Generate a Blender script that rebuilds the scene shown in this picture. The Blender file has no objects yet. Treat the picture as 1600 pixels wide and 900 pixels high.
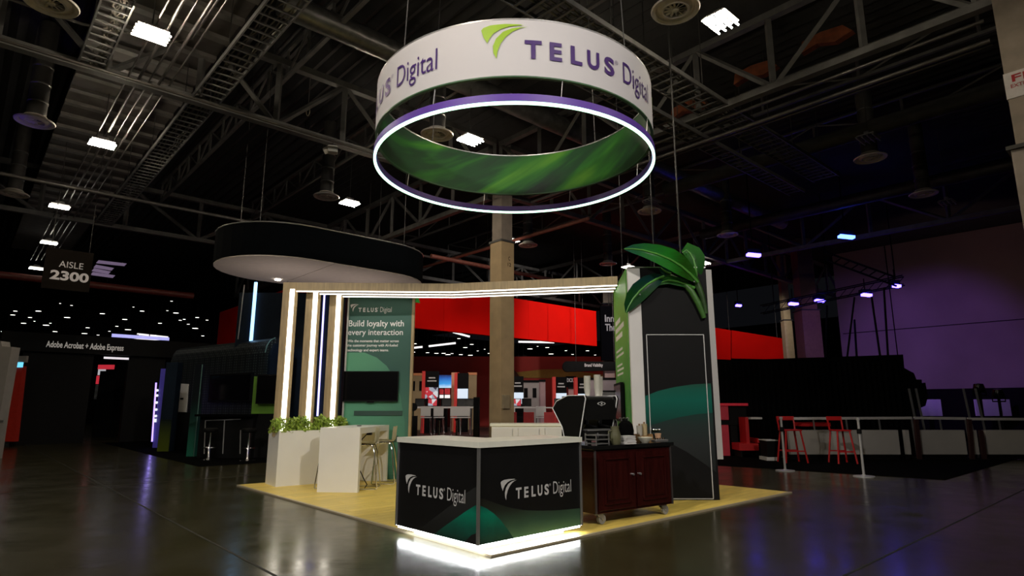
import bpy, bmesh, math, random
from mathutils import Vector, Matrix
random.seed(7)
R = math.radians
SC = bpy.context.scene
COL = SC.collection

# ------------------------------------------------------------------ camera
F = 950.0; PITCH = math.atan(185/950); HC = 1.4
cam_d = bpy.data.cameras.new('camera'); cam_d.sensor_width = 36; cam_d.lens = 36*F/1600
cam_d.clip_end = 300
cam = bpy.data.objects.new('camera', cam_d); COL.objects.link(cam)
cam.location = (0, 0, HC); cam.rotation_euler = (math.pi/2 + PITCH, 0, 0)
SC.camera = cam
# ------------------------------------------------------------------ world and exposure
w = bpy.data.worlds.new('world'); SC.world = w; w.use_nodes = True
w.node_tree.nodes['Background'].inputs[0].default_value = (.75, .8, 1, 1)
w.node_tree.nodes['Background'].inputs[1].default_value = .0035
vs = SC.view_settings
vs.view_transform = 'Standard'; vs.look = 'None'; vs.gamma = 1; vs.use_curve_mapping = False; vs.exposure = 0.2

# ------------------------------------------------------------------ rigged front lights on the hall roof, behind the camera
FRONT = [((-5.5, -2.0, 8.3), (-1.2, 9.5, 2.6), 2050, 62), ((5.0, -2.0, 8.3), (1.2, 9.5, 3.2), 1950, 62)]
for lc, tg, en, sz in FRONT:
    l_ = bpy.data.lights.new('front_spot', 'SPOT'); l_.energy = en; l_.spot_size = R(sz); l_.spot_blend = .7; l_.shadow_soft_size = .2; l_.color = (1, .93, .86)
    o_ = bpy.data.objects.new('front_spot', l_); COL.objects.link(o_); o_.location = lc
    o_.rotation_euler = (Vector(tg)-Vector(lc)).to_track_quat('-Z', 'Y').to_euler()

# ------------------------------------------------------------------ geometry helpers
def ray(px, py):
    u = (px-800)/F; v = (450-py)/F
    return Vector((u, math.cos(PITCH)-math.sin(PITCH)*v, math.sin(PITCH)+math.cos(PITCH)*v))
def G(px, py, z=0.0):
    r = ray(px, py); return Vector((0, 0, HC)) + r*((z-HC)/r.z)
def PY(px, py, Y):
    r = ray(px, py); return Vector((0, 0, HC)) + r*(Y/r.y)
def proj(p):
    q = Vector(p)-Vector((0, 0, HC)); c, s = math.cos(PITCH), math.sin(PITCH)
    d = q.y*c+q.z*s; return 800+F*q.x/d, 450-F*(q.z*c-q.y*s)/d
DR = Vector((.742, .67, 0)); DL = Vector((-.67, .742, 0))     # the two directions of the hall grid
ANG = math.atan2(DR.y, DR.x)
def HB(a, b, z=0.0): return DR*a + DL*b + Vector((0, 0, z))

class MB:
    """collects shapes into one bmesh"""
    def __init__(s): s.bm = bmesh.new()
    def box(s, c, size, rz=0.0, rot=None, bev=0.0):
        m = Matrix.Translation(Vector(c)) @ (rot.to_4x4() if rot else Matrix.Rotation(rz, 4, 'Z')) @ Matrix.Diagonal((size[0], size[1], size[2], 1))
        r = bmesh.ops.create_cube(s.bm, size=1, matrix=m)
        if bev:
            es = list({e for v in r['verts'] for e in v.link_edges})
            bmesh.ops.bevel(s.bm, geom=es, offset=bev, segments=2, affect='EDGES', profile=.6)
        return s
    def bar(s, p0, p1, wx, wz, up=(0, 0, 1)):
        p0, p1 = Vector(p0), Vector(p1); d = p1-p0; L = d.length; y = d/L
        x = y.cross(Vector(up))
        if x.length < 1e-5: x = Vector((1, 0, 0))
        x.normalize(); z = x.cross(y)
        m = Matrix((x, y, z)).transposed().to_4x4(); m.translation = (p0+p1)/2
        bmesh.ops.create_cube(s.bm, size=1, matrix=m @ Matrix.Diagonal((wx, L, wz, 1))); return s
    def cyl(s, p0, p1, r, r2=None, n=12, caps=True):
        p0, p1 = Vector(p0), Vector(p1); d = p1-p0
        q = Vector((0, 0, 1)).rotation_difference(d).to_matrix().to_4x4(); q.translation = (p0+p1)/2
        bmesh.ops.create_cone(s.bm, cap_ends=caps, segments=n, radius1=r, radius2=r if r2 is None else r2, depth=d.length, matrix=q); return s
    def tube(s, pts, r, n=8, closed=False):
        pts = [Vector(p) for p in pts]; rings = []; N = len(pts)
        prev = None
        for i, p in enumerate(pts):
            a = pts[i-1] if (i > 0 or closed) else p; b = pts[(i+1) % N] if (i < N-1 or closed) else p
            t = (b-a).normalized()
            if prev is None:
                x = t.cross(Vector((0, 0, 1)))
                if x.length < 1e-4: x = Vector((1, 0, 0))
            else: x = prev - t*prev.dot(t)
            x.normalize(); prev = x; y = t.cross(x)
            rr = r[i] if isinstance(r, (list, tuple)) else r
            rings.append([s.bm.verts.new(p + x*rr*math.cos(2*math.pi*k/n) + y*rr*math.sin(2*math.pi*k/n)) for k in range(n)])
        for i in range(N if closed else N-1):
            A, B = rings[i], rings[(i+1) % N]
            for k in range(n): s.bm.faces.new((A[k], A[(k+1) % n], B[(k+1) % n], B[k]))
        if not closed:
            s.bm.faces.new(rings[0][::-1]); s.bm.faces.new(rings[-1])
        return s
    def lathe(s, prof, c=(0, 0, 0), n=20):
        c = Vector(c); rings = []
        for r, z in prof:
            rings.append([s.bm.verts.new(c + Vector((max(r, 1e-4)*math.cos(2*math.pi*k/n), max(r, 1e-4)*math.sin(2*math.pi*k/n), z))) for k in range(n)])
        for A, B in zip(rings, rings[1:]):
            for k in range(n): s.bm.faces.new((A[k], A[(k+1) % n], B[(k+1) % n], B[k]))
        return s
    def prism(s, poly, mp, t):
        """polygon in 2-D mapped by mp(x, y, d), extruded from d=0 to d=t"""
        lo = [s.bm.verts.new(mp(x, y, 0)) for x, y in poly]; hi = [s.bm.verts.new(mp(x, y, t)) for x, y in poly]
        n = len(poly)
        s.bm.faces.new(lo[::-1]); s.bm.faces.new(hi)
        for i in range(n): s.bm.faces.new((lo[i], lo[(i+1) % n], hi[(i+1) % n], hi[i]))
        return s
    def plan(s, poly, z0, z1): return s.prism(poly, lambda x, y, d: Vector((x, y, z0+d)), z1-z0)
    def mesh(s, name, m, smooth=False):
        bmesh.ops.recalc_face_normals(s.bm, faces=s.bm.faces[:])
        me = bpy.data.meshes.new(name); s.bm.to_mesh(me); s.bm.free()
        if smooth:
            for p in me.polygons: p.use_smooth = True
            try: me.set_sharp_from_angle(angle=R(40))
            except Exception: pass
        me.materials.append(m); return me
    def build(s, name, m, parent=None, smooth=False, local=False):
        """verts are in world space unless local"""
        if parent is not None and not local:
            s.bm.transform(WM[root_of(parent).name].inverted())
        return place(name, s.mesh(name, m, smooth), parent)
WM = {}
def root_of(o):
    while o.parent: o = o.parent
    return o
def place(name, me, parent=None, loc=None, rz=None):
    o = bpy.data.objects.new(name, me); COL.objects.link(o)
    if parent is not None: o.parent = parent
    if loc is not None: o.location = loc
    if rz is not None: o.rotation_euler = (0, 0, rz)
    if parent is None: WM[o.name] = Matrix.Identity(4)
    return o
def tag(o, label=None, cat=None, group=None, kind=None):
    if label: o['label'] = label
    if cat: o['category'] = cat
    if group: o['group'] = group
    if kind: o['kind'] = kind
    return o
def thing(name, label, cat, loc=(0, 0, 0), rz=0.0, group=None):
    o = bpy.data.objects.new(name, None); COL.objects.link(o); o.empty_display_size = .1
    o.location = loc; o.rotation_euler = (0, 0, rz)
    WM[o.name] = Matrix.Translation(Vector(loc)) @ Matrix.Rotation(rz, 4, 'Z')
    return tag(o, label, cat, group)
def struct(name, o): return tag(o, kind='structure')
def copy_tree(o, loc=None, rz=None, label=None, parent=None):
    c = o.copy(); COL.objects.link(c); c.parent = parent
    if loc is not None: c.location = loc
    if rz is not None: c.rotation_euler = (0, 0, rz)
    if label: c['label'] = label
    if parent is None: WM[c.name] = Matrix.Translation(c.location) @ Matrix.Rotation(c.rotation_euler.z, 4, 'Z')
    for ch in o.children: copy_tree(ch, parent=c)
    return c

# ------------------------------------------------------------------ materials
MT = {}
def mat(name, col, rough=.5, metal=0.0, emit=0.0, ecol=None, noise=0.0, nscale=6.0, bump=0.0, bscale=40.0, spec=.5, stretch=None, rnd=0.0):
    if name in MT: return MT[name]
    m = bpy.data.materials.new(name); m.use_nodes = True; nt = m.node_tree; b = nt.nodes['Principled BSDF']
    c = (*col, 1)
    b.inputs['Base Color'].default_value = c; b.inputs['Roughness'].default_value = rough; b.inputs['Metallic'].default_value = metal
    b.inputs['Specular IOR Level'].default_value = spec
    if emit:
        b.inputs['Emission Color'].default_value = (*(ecol or col), 1); b.inputs['Emission Strength'].default_value = emit
    L = nt.links.new
    tc = nt.nodes.new('ShaderNodeTexCoord'); mp = nt.nodes.new('ShaderNodeMapping'); L(tc.outputs['Object'], mp.inputs[0])
    if stretch: mp.inputs['Scale'].default_value = stretch
    if noise or rnd:
        n = nt.nodes.new('ShaderNodeTexNoise'); n.inputs['Scale'].default_value = nscale; n.inputs['Detail'].default_value = 5
        L(mp.outputs[0], n.inputs['Vector'])
        rp = nt.nodes.new('ShaderNodeValToRGB'); k = noise
        rp.color_ramp.elements[0].position = .3; rp.color_ramp.elements[1].position = .7
        rp.color_ramp.elements[0].color = (*[x*(1-k) for x in col], 1); rp.color_ramp.elements[1].color = (*[min(1, x*(1+k)) for x in col], 1)
        L(n.outputs[0], rp.inputs[0]); out = rp.outputs[0]
        if rnd:
            oi = nt.nodes.new('ShaderNodeObjectInfo'); mr = nt.nodes.new('ShaderNodeMapRange')
            mr.inputs[3].default_value = 1-rnd; mr.inputs[4].default_value = 1+rnd; L(oi.outputs['Random'], mr.inputs[0])
            mx = nt.nodes.new('ShaderNodeVectorMath'); mx.operation = 'SCALE'; L(out, mx.inputs[0]); L(mr.outputs[0], mx.inputs['Scale']); out = mx.outputs[0]
        L(out, b.inputs['Base Color'])
    if bump:
        n2 = nt.nodes.new('ShaderNodeTexNoise'); n2.inputs['Scale'].default_value = bscale; n2.inputs['Detail'].default_value = 4
        L(mp.outputs[0], n2.inputs['Vector']); bp = nt.nodes.new('ShaderNodeBump'); bp.inputs['Strength'].default_value = bump; bp.inputs['Distance'].default_value = .02
        L(n2.outputs[0], bp.inputs['Height']); L(bp.outputs[0], b.inputs['Normal'])
    MT[name] = m; return m
def mat_grad(name, stops, axis=0, rough=.45, noise=.15, nscale=(1, 1, 1), nfreq=3.0):
    """printed colour gradient along one axis of the object's own box"""
    if name in MT: return MT[name]
    m = bpy.data.materials.new(name); m.use_nodes = True; nt = m.node_tree; b = nt.nodes['Principled BSDF']; L = nt.links.new
    b.inputs['Roughness'].default_value = rough; b.inputs['Specular IOR Level'].default_value = .22
    tc = nt.nodes.new('ShaderNodeTexCoord'); sp = nt.nodes.new('ShaderNodeSeparateXYZ'); L(tc.outputs['Generated'], sp.inputs[0])
    mp = nt.nodes.new('ShaderNodeMapping'); mp.inputs['Scale'].default_value = nscale; L(tc.outputs['Generated'], mp.inputs[0])
    n = nt.nodes.new('ShaderNodeTexNoise'); n.inputs['Scale'].default_value = nfreq; n.inputs['Detail'].default_value = 3; L(mp.outputs[0], n.inputs['Vector'])
    s1 = nt.nodes.new('ShaderNodeMath'); s1.operation = 'MULTIPLY_ADD'; s1.inputs[1].default_value = noise; s1.inputs[2].default_value = -noise/2; L(n.outputs[0], s1.inputs[0])
    ad = nt.nodes.new('ShaderNodeMath'); ad.operation = 'ADD'; L(sp.outputs[axis], ad.inputs[0]); L(s1.outputs[0], ad.inputs[1])
    rp = nt.nodes.new('ShaderNodeValToRGB'); L(ad.outputs[0], rp.inputs[0])
    el = rp.color_ramp.elements
    while len(el) < len(stops): el.new(.5)
    for e, (p, c) in zip(el, stops): e.position = p; e.color = (*c, 1)
    L(rp.outputs[0], b.inputs['Base Color']); MT[name] = m; return m
def glow(name, col, s): return mat(name, col, .4, emit=s)

# concrete: dark polished floor, mottled, worn gloss
def mat_floor():
    m = bpy.data.materials.new('polished_concrete'); m.use_nodes = True; nt = m.node_tree; b = nt.nodes['Principled BSDF']; L = nt.links.new
    tc = nt.nodes.new('ShaderNodeTexCoord')
    n = nt.nodes.new('ShaderNodeTexNoise'); n.inputs['Scale'].default_value = .55; n.inputs['Detail'].default_value = 8; n.inputs['Roughness'].default_value = .65
    L(tc.outputs['Object'], n.inputs['Vector'])
    r = nt.nodes.new('ShaderNodeValToRGB'); r.color_ramp.elements[0].position = .3; r.color_ramp.elements[1].position = .72
    r.color_ramp.elements[0].color = (.03, .027, .011, 1); r.color_ramp.elements[1].color = (.05, .045, .02, 1)
    L(n.outputs[0], r.inputs[0]); L(r.outputs[0], b.inputs['Base Color'])
    n2 = nt.nodes.new('ShaderNodeTexNoise'); n2.inputs['Scale'].default_value = 1.4; n2.inputs['Detail'].default_value = 4; n2.inputs['Roughness'].default_value = .7
    L(tc.outputs['Object'], n2.inputs['Vector'])
    mr = nt.nodes.new('ShaderNodeMapRange'); mr.inputs[1].default_value = .3; mr.inputs[2].default_value = .7; mr.inputs[3].default_value = .14; mr.inputs[4].default_value = .27
    L(n2.outputs[0], mr.inputs[0]); L(mr.outputs[0], b.inputs['Roughness'])
    n3 = nt.nodes.new('ShaderNodeTexNoise'); n3.inputs['Scale'].default_value = 5; n3.inputs['Detail'].default_value = 3
    L(tc.outputs['Object'], n3.inputs['Vector'])
    bp = nt.nodes.new('ShaderNodeBump'); bp.inputs['Strength'].default_value = .03; bp.inputs['Distance'].default_value = .05
    L(n3.outputs[0], bp.inputs['Height']); L(bp.outputs[0], b.inputs['Normal'])
    b.inputs['Specular IOR Level'].default_value = .5
    return m
M_floor = mat_floor()
BLK = mat('black_paint', (.0035, .0035, .004), .7, noise=.2, spec=.15)
BLKG = mat('black_gloss', (.003, .003, .0035), .18, spec=.3)
BLKF = mat('black_fabric', (.002, .002, .0022), .95, noise=.3, bump=.2, bscale=25, spec=.05)
STEEL = mat('painted_steel', (.12, .119, .118), .55, noise=.25, nscale=3)
STEELD = mat('dark_steel', (.05, .048, .047), .6, noise=.3, nscale=3)
GALV = mat('galvanised', (.2, .2, .2), .38, metal=.7, noise=.25, nscale=5)
CHROME = mat('chrome', (.75, .75, .76), .14, metal=1, noise=.03)
ALU = mat('aluminium', (.55, .55, .56), .35, metal=.85, noise=.06)
WHITE = mat('white_laminate', (.8, .79, .74), .38, noise=.03, nscale=2)
WHITEM = mat('white_matte', (.66, .65, .64), .7, noise=.03, nscale=2)
CREAM = mat('cream_plastic', (.72, .7, .58), .35, noise=.03)
DUCTW = mat('beige_diffuser', (.8, .74, .66), .5, noise=.12)
LETW = mat('white_vinyl', (.8, .8, .8), .5, noise=.02)
LETG = mat('silver_vinyl', (.55, .55, .55), .45, noise=.03)
PURPLE = mat('purple_vinyl', (.045, .01, .14), .5, noise=.05)
LIME = mat('lime_vinyl', (.29, .47, .02), .5, noise=.05)
WOODT = mat('oak_trim', (.36, .265, .135), .5, noise=.22, nscale=5, stretch=(6, 6, .6), bump=.05)
RED = mat('red_fabric', (.75, .005, .002), .85, noise=.05, nscale=1, spec=.08)
REDM = mat('red_metal', (.5, .01, .012), .45, noise=.06)
LEDW = glow('led_warm_white', (1, .93, .8), 4.5)
LEDB = glow('led_beam_white', (1, .95, .86), 3.5)
TUBE = glow('lamp_tube', (1, .86, .64), 215)
TUBEC = glow('lamp_tube_far', (1, .93, .8), 14)
TUBEOFF = mat('lamp_tube_off', (.42, .42, .42), .3, noise=.05)

# ------------------------------------------------------------------ text
FONTC = {}
def text_geo(s, bold=0.0):
    k = (s, bold)
    if k in FONTC: return FONTC[k]
    cu = bpy.data.curves.new('t', 'FONT'); cu.body = s; cu.size = 1; cu.resolution_u = 4; cu.offset = bold; cu.fill_mode = 'FRONT'
    o = bpy.data.objects.new('t', cu); COL.objects.link(o)
    dg = bpy.context.evaluated_depsgraph_get(); dg.update()
    me = bpy.data.meshes.new_from_object(o.evaluated_get(dg))
    vs_ = [(v.co.x, v.co.y) for v in me.vertices]; fs = [tuple(p.vertices) for p in me.polygons]
    bpy.data.objects.remove(o); bpy.data.curves.remove(cu); bpy.data.meshes.remove(me)
    FONTC[k] = (vs_, fs); return FONTC[k]
def text_fit(s, x0, x1, base, cap, bold=0.0):
    vs_, fs = text_geo(s, bold); ch = text_geo('H', bold)[0]; chh = max(v[1] for v in ch); chl = min(v[1] for v in ch)
    lo = min(v[0] for v in vs_); hi = max(v[0] for v in vs_)
    return [(x0+(v[0]-lo)/(hi-lo)*(x1-x0), base+(v[1]-chl)/(chh-chl)*cap) for v in vs_], fs
def lettering(parts, mp, m, parent, name='lettering', off=.004, sub=0):
    bm = bmesh.new()
    for vs_, fs in parts:
        V = [bm.verts.new((x, y, 0)) for x, y in vs_]
        for f in fs:
            try: bm.faces.new([V[i] for i in f])
            except ValueError: pass
    if sub:
        bm.normal_update(); bmesh.ops.triangulate(bm, faces=bm.faces[:])
        for _ in range(4):
            es = [e for e in bm.edges if e.calc_length() > sub]
            if not es: break
            bmesh.ops.subdivide_edges(bm, edges=es, cuts=1); bmesh.ops.triangulate(bm, faces=bm.faces[:])
    for v in bm.verts: v.co = mp(v.co.x, v.co.y, off)
    bm.transform(WM[root_of(parent).name].inverted())
    me = bpy.data.meshes.new(name); bm.to_mesh(me); bm.free(); me.materials.append(m)
    return place(name, me, parent)
LEAF_A = [(0, -15), (8, -8), (35, -2), (90, 0), (150, -2), (165, -4), (110, -8), (75, -16), (47, -29), (31, -46), (24, -58), (9, -38)]
LEAF_B = [(180, -8), (120, -14), (84, -25), (58, -45), (46, -68), (48, -90), (60, -108), (64, -85), (76, -61), (96, -40), (122, -24), (150, -14)]
def logo_parts(k, x0, base, leaf=.55):
    """k metres per unit; leaf 100 units wide; baseline at base"""
    def lf(P): return ([(x0+x*leaf*k, base+(90+y*.83)*k) for x, y in P], [tuple(range(len(P)))])
    t = ([], [])
    for ch, f0, f1 in (('T', 0, .167), ('E', .246, .372), ('L', .464, .59), ('U', .649, .797), ('S', .862, 1)):
        q, fs = text_fit(ch, x0+(92+216*f0)*k, x0+(92+216*f1)*k, base, 48*k, .035)
        n0 = len(t[0]); t[0].extend(q); t[1].extend(tuple(i+n0 for i in f) for f in fs)
    r = text_fit('®', x0+311*k, x0+321*k, base+38*k, 10*k)
    d = text_fit('Digital', x0+338*k, x0+466*k, base, 56*k, -.004)
    return lf(LEAF_A), lf(LEAF_B), t, r, d
def logo(k, x0, base, mp, parent, m_leaf, m_text, off=.004):
    a, b, t, r, d = logo_parts(k, x0, base)
    lettering([a, b], mp, m_leaf, parent, 'emblem', off); lettering([t, r, d], mp, m_text, parent, 'lettering', off)
def plane_map(o, xd, nrm=None):
    """2-D to the vertical plane through o with x direction xd; d goes along the normal towards the camera"""
    o = Vector(o); xd = Vector(xd).normalized(); n = xd.cross(Vector((0, 0, 1))) if nrm is None else Vector(nrm)
    return lambda x, y, d: o + xd*x + Vector((0, 0, y)) + n*d

# ================================================================== THE SETTING
fl = MB(); fl.box((0, 35, -.1), (150, 120, .2)); floor = fl.build('floor', M_floor); struct('floor', floor)
JT = mat('joint_filler', (.006, .006, .005), .7, noise=.2)
for b0, b1, a in ((-3, 60, 2.2),):
    MB().bar(HB(a, b0, .001), HB(a, b1, .001), .022, .004).build('expansion_joint', JT, floor)
for a0, a1, b in ((-20, 40, 13.3), (-20, 40, 2.2)):
    MB().bar(HB(a0, b, .001), HB(a1, b, .001), .022, .004).build('expansion_joint', JT, floor)
DECK = mat('roof_deck', (.02, .02, .022), .7, noise=.3, nscale=2)
bm = MB()
n = 200; A0, B0, B1 = -30, -25, 75
vv = []
for i in range(n*2+1):
    a = A0 + i*.2; z = 11.6 if (i//1) % 2 else 11.45
    vv.append((bm.bm.verts.new(HB(a, B0, z)), bm.bm.verts.new(HB(a, B1, z))))
for p, q in zip(vv, vv[1:]): bm.bm.faces.new((p[0], q[0], q[1], p[1]))
struct('ceiling', bm.build('ceiling', DECK))
WALLR = mat('wall_paint_beige', (.24, .19, .17), .8, noise=.1, nscale=.4)
WALLK = mat('wall_paint_black', (.005, .0045, .005), .9, noise=.3, nscale=.5, spec=.1)
wr = MB(); wr.bar(HB(43.2, -30, 5.8), HB(43.2, 15.2, 5.8), .4, 11.6); wr = wr.build('wall_right', WALLR); struct('wall_right', wr)
for b in (-12, -4, 4, 12):   # panel joints of the far wall
    MB().bar(HB(42.97, b, 2.5), HB(42.97, b, 11.5), .03, .05, up=(1, 0, 0)).build('panel_joint', WALLK, wr)
MB().bar(HB(42.96, -30, 6.1), HB(42.96, 15, 6.1), .04, .04).build('panel_joint', WALLK, wr)
struct('wall_back', MB().bar(HB(-30, 74, 5.8), HB(75, 74, 5.8), .4, 11.6).build('wall_back', WALLK))
struct('wall_left', MB().bar(HB(-29, -25, 5.8), HB(-29, 74, 5.8), .4, 11.6).build('wall_left', WALLK))
struct('wall_far', MB().bar(HB(75, -25, 5.8), HB(75, 74, 5.8), .4, 11.6).build('wall_far', WALLK))

# ------------------------------------------------------------------ roof steel
WEB = {}
def web_mesh(L, wd):
    k = (round(L, 2), wd)
    if k not in WEB: WEB[k] = MB().box((0, 0, L/2), (wd, wd, L)).mesh('web_member', STEEL)
    return WEB[k]
def web(parent, p0, p1, wd, name):
    inv = WM[parent.name].inverted(); p0 = inv @ Vector(p0); p1 = inv @ Vector(p1); d = p1-p0
    o = place(name, web_mesh(d.length, wd), parent, p0); o.rotation_euler = Vector((0, 0, 1)).rotation_difference(d).to_euler(); return o
def truss(axis, c, t0, t1, z0, z1, step, label, wd=.13, name='roof_truss'):
    P = (lambda t, z: HB(c, t, z)) if axis == 'b' else (lambda t, z: HB(t, c, z))
    o = thing(name, label, 'truss', P(t0, z0), group='steel roof trusses')
    MB().bar(P(t0, z0), P(t1, z0), wd*1.7, wd*1.4).build('bottom_chord', STEEL, o)
    MB().bar(P(t0, z1), P(t1, z1), wd*1.7, wd*1.4).build('top_chord', STEEL, o)
    nn = round((t1-t0)/step)
    for i in range(nn+1):
        t = t0+(t1-t0)*i/nn
        web(o, P(t, z0), P(t, z1), wd, 'vertical_member')
        if i < nn:
            t2 = t0+(t1-t0)*(i+1)/nn
            web(o, P(t, z0) if i % 2 == 0 else P(t, z1), P(t2, z1) if i % 2 == 0 else P(t2, z0), wd*.85, 'diagonal_member')
    return o
truss('b', 13.8, -6.3, 15.9, 9.0, 10.9, 2.0, 'grey steel roof truss at upper right, running to the taped column', .12)
truss('b', 13.8, 16.5, 44.3, 9.0, 10.9, 2.3, 'grey steel roof truss continuing behind the central column into the dark')
truss('a', 15.9, -10.2, 13.5, 9.0, 10.9, 2.0, 'grey steel roof truss at upper left behind the round hanging sign', .13)
truss('a', 15.9, 14.2, 45.8, 9.0, 10.9, 2.3, 'grey steel roof truss right of the central column under the dark roof')
truss('b', -2.2, 6, 44.3, 9.0, 10.9, 2.3, 'dark roof truss at far upper left beyond the round air diffusers')
truss('a', 30.1, -10.2, 45.8, 9.0, 10.9, 3, 'far roof truss crossing low in the dark left of the ring')
truss('b', 29.8, -6, 44.3, 9.0, 10.9, 3, 'far roof truss above the blue stage lights')
for i, a in enumerate((5.8, 9.8, 17.8, 21.8)):   # light bar joists under the deck
    truss('b', a, 1.7 if i < 2 else -6, 30.1, 10.5, 11.35, 1.4 if i < 2 else 2.8, ('thin roof joist crossing left above the round white sign', 'thin roof joist directly above the round white sign',
          'thin roof joist at upper right behind the wire cable tray', 'thin roof joist far right behind the unlit lamps')[i], .06, 'roof_joist')

def column(name, label, base, wd, h, split, mats, rz=ANG, capz=None):
    o = thing(name, label, 'column', (base[0], base[1], 0), rz)
    MB().box((0, 0, split/2), (wd, wd, split), bev=.015).build('lower_casing', mats[0], o, local=True)
    MB().box((0, 0, (split+h)/2), (wd*.84, wd*.84, h-split)).build('upper_casing', mats[1], o, local=True)
    MB().box((0, 0, split), (wd*1.12, wd*1.12, .07)).build('collar', STEELD, o, local=True)
    return o
COLP = mat('column_paint', (.44, .32, .175), .7, noise=.12, nscale=2)
COLP2 = mat('column_cladding', (.24, .2, .165), .7, noise=.18, nscale=3)
cb = HB(13.75, 15.75)
cc = column('building_column', 'tall tan steel column rising in the middle behind the booth', cb, .6, 9.0, 7.1, (COLP, COLP2))
fr = WM[cc.name]
def cloc(v): return fr @ Vector(v)
MB().box(cloc((-.12, -.34, 1.55)), (.3, .09, .45), ANG, bev=.01).build('junction_box', mat('box_tan', (.36, .29, .18), .5, noise=.1), cc)
mpc = lambda x, y, d: cloc((.02+x, -.301-d, y))
lettering([text_fit('C', 0, .09, 6.42, .13, .01), text_fit('12', -.02, .13, 6.2, .13, .01)], mpc, BLK, cc, 'column_number')
c2 = HB(14.0, 1.13)
cr = column('building_column', 'pale boxed column at right edge wearing a fire extinguisher wrap', c2, .95, 9.0, 5.95, (mat('column_wrap_pale', (.3, .26, .235), .75, noise=.12, nscale=3), COLP2))
fr2 = WM[cr.name]
SIGNW = mat('sign_wrap_white', (.5, .48, .48), .6, noise=.12, nscale=6)
REDV = mat('red_vinyl', (.3, .012, .02), .5, noise=.1)
MB().box((0, 0, 7.15), (.83, .83, .5)).build('sign_wrap', SIGNW, cr, local=True)
for sgn, m_ in ((0, lambda x, y, d: fr2 @ Vector((-.417-d, -x, y))), (1, lambda x, y, d: fr2 @ Vector((x, -.417-d, y)))):
    lettering([text_fit('FIRE', -.3, .3, 7.2, .14, .02), text_fit('EXTINGUISHER', -.33, .33, 7.09, .07, .01), ([(-.1, 7.05), (.1, 7.05), (0, 6.95)], [(0, 2, 1)])], m_, REDV, cr, 'fire_lettering')

# ------------------------------------------------------------------ high-bay lamps and diffusers on the hall grid
def make_lamp(name, lit):
    o = thing(name, '', 'lamp'); tm = lit
    MB().box((.0, .0, .16), (.28, .13, .12), bev=.02).build('ballast_housing', ALU, o, local=True)
    for s in (-1, 1): MB().box((s*.26, 0, .075), (.03, .42, .03)).build('end_bracket', ALU, o, local=True)
    MB().box((0, 0, .098), (.46, .36, .012)).build('light_block_pan', STEELD, o, local=True)  # plate added to block most of the upward light
    for i in range(4):
        y = -.2+i*.133
        MB().prism([(-.045, .06), (-.035, .07), (.035, .07), (.045, .06), (.05, .03), (.044, .03)], lambda x, z, d: Vector((-.28+d, y+x, z)), .56).build('reflector', mat('reflector_grey', (.22, .22, .22), .5, noise=.05), o, local=True)
        MB().cyl((-.31, y, .0), (.31, y, .0), .017, n=10).build('tube', tm, o, local=True)
    MB().cyl((0, 0, .2), (0, 0, 2.8), .012, n=6).build('hanging_rod', STEELD, o, local=True)
    return o
LZ = 8.7
lamps = [(2, 13, 'twin-coil lit lamp at upper left among the conduits'), (10.1, 5.15, 'lit lamp at upper right of the round white sign'),
    (9.8, 12.6, 'lit lamp seen through the glowing ring'), (2.2, 19.8, 'second lit lamp from the top on the left, by the pipe bundle'),
    (9.85, 19.8, 'lit lamp below left of the glowing ring'), (17.7, 19.65, 'lit lamp just right of the central column'),
    (2.0, 27.4, 'third lit lamp down the left row'), (2.3, 34, 'fourth lit lamp down the left row above the aisle sign'),
    (2.4, 41, 'fifth lit lamp down the left row, left of the aisle sign'), (25.9, 19.4, 'small lit lamp just left of the dark tower top'),
    (28.1, 16.2, 'small lit lamp just right of the giant leaf')]
near = [(2, 5.2), (10, -2.1), (2, -2.1), (-6, 5.2), (-6, 12.6)]
LA = make_lamp('high_bay_lamp', TUBE); LA['group'] = 'lit high-bay lamps'
LF = make_lamp('high_bay_lamp', TUBEC); LF['group'] = 'lit high-bay lamps'
LO = make_lamp('high_bay_lamp', TUBEOFF); LO['group'] = 'unlit high-bay lamps'
uA = uF = uO = True
for i, (a, b, lab) in enumerate(lamps):
    far = i in (5, 6, 7, 8, 9, 10)
    src = LF if far else LA
    if far and uF or (not far and uA):
        o = src; o.location = HB(a, b, LZ); o.rotation_euler.z = ANG + (0 if i in (1, ) else 0); WM[o.name] = Matrix.Translation(o.location) @ Matrix.Rotation(ANG, 4, 'Z')
        if far: uF = False
        else: uA = False
        o['label'] = lab
    else: copy_tree(src, HB(a, b, LZ), ANG, lab)
for i, (a, b) in enumerate(near):
    o = copy_tree(LA, HB(a, b, LZ), ANG, 'lit high-bay lamp overhead, outside the picture'); o['group'] = 'lamps overhead'
for i, (a, b, lab) in enumerate([(18, 5.1, 'unlit lamp with grey coils above a round diffuser at right'), (26.1, 5.1, 'unlit lamp with grey coils at far right, right of a diffuser'), (18, 12.3, 'unlit lamp with grey coils right of the glowing ring')]):
    if i == 0:
        LO.location = HB(a, b, LZ); LO.rotation_euler.z = ANG; LO['label'] = lab
    else: copy_tree(LO, HB(a, b, LZ), ANG, lab)

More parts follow.
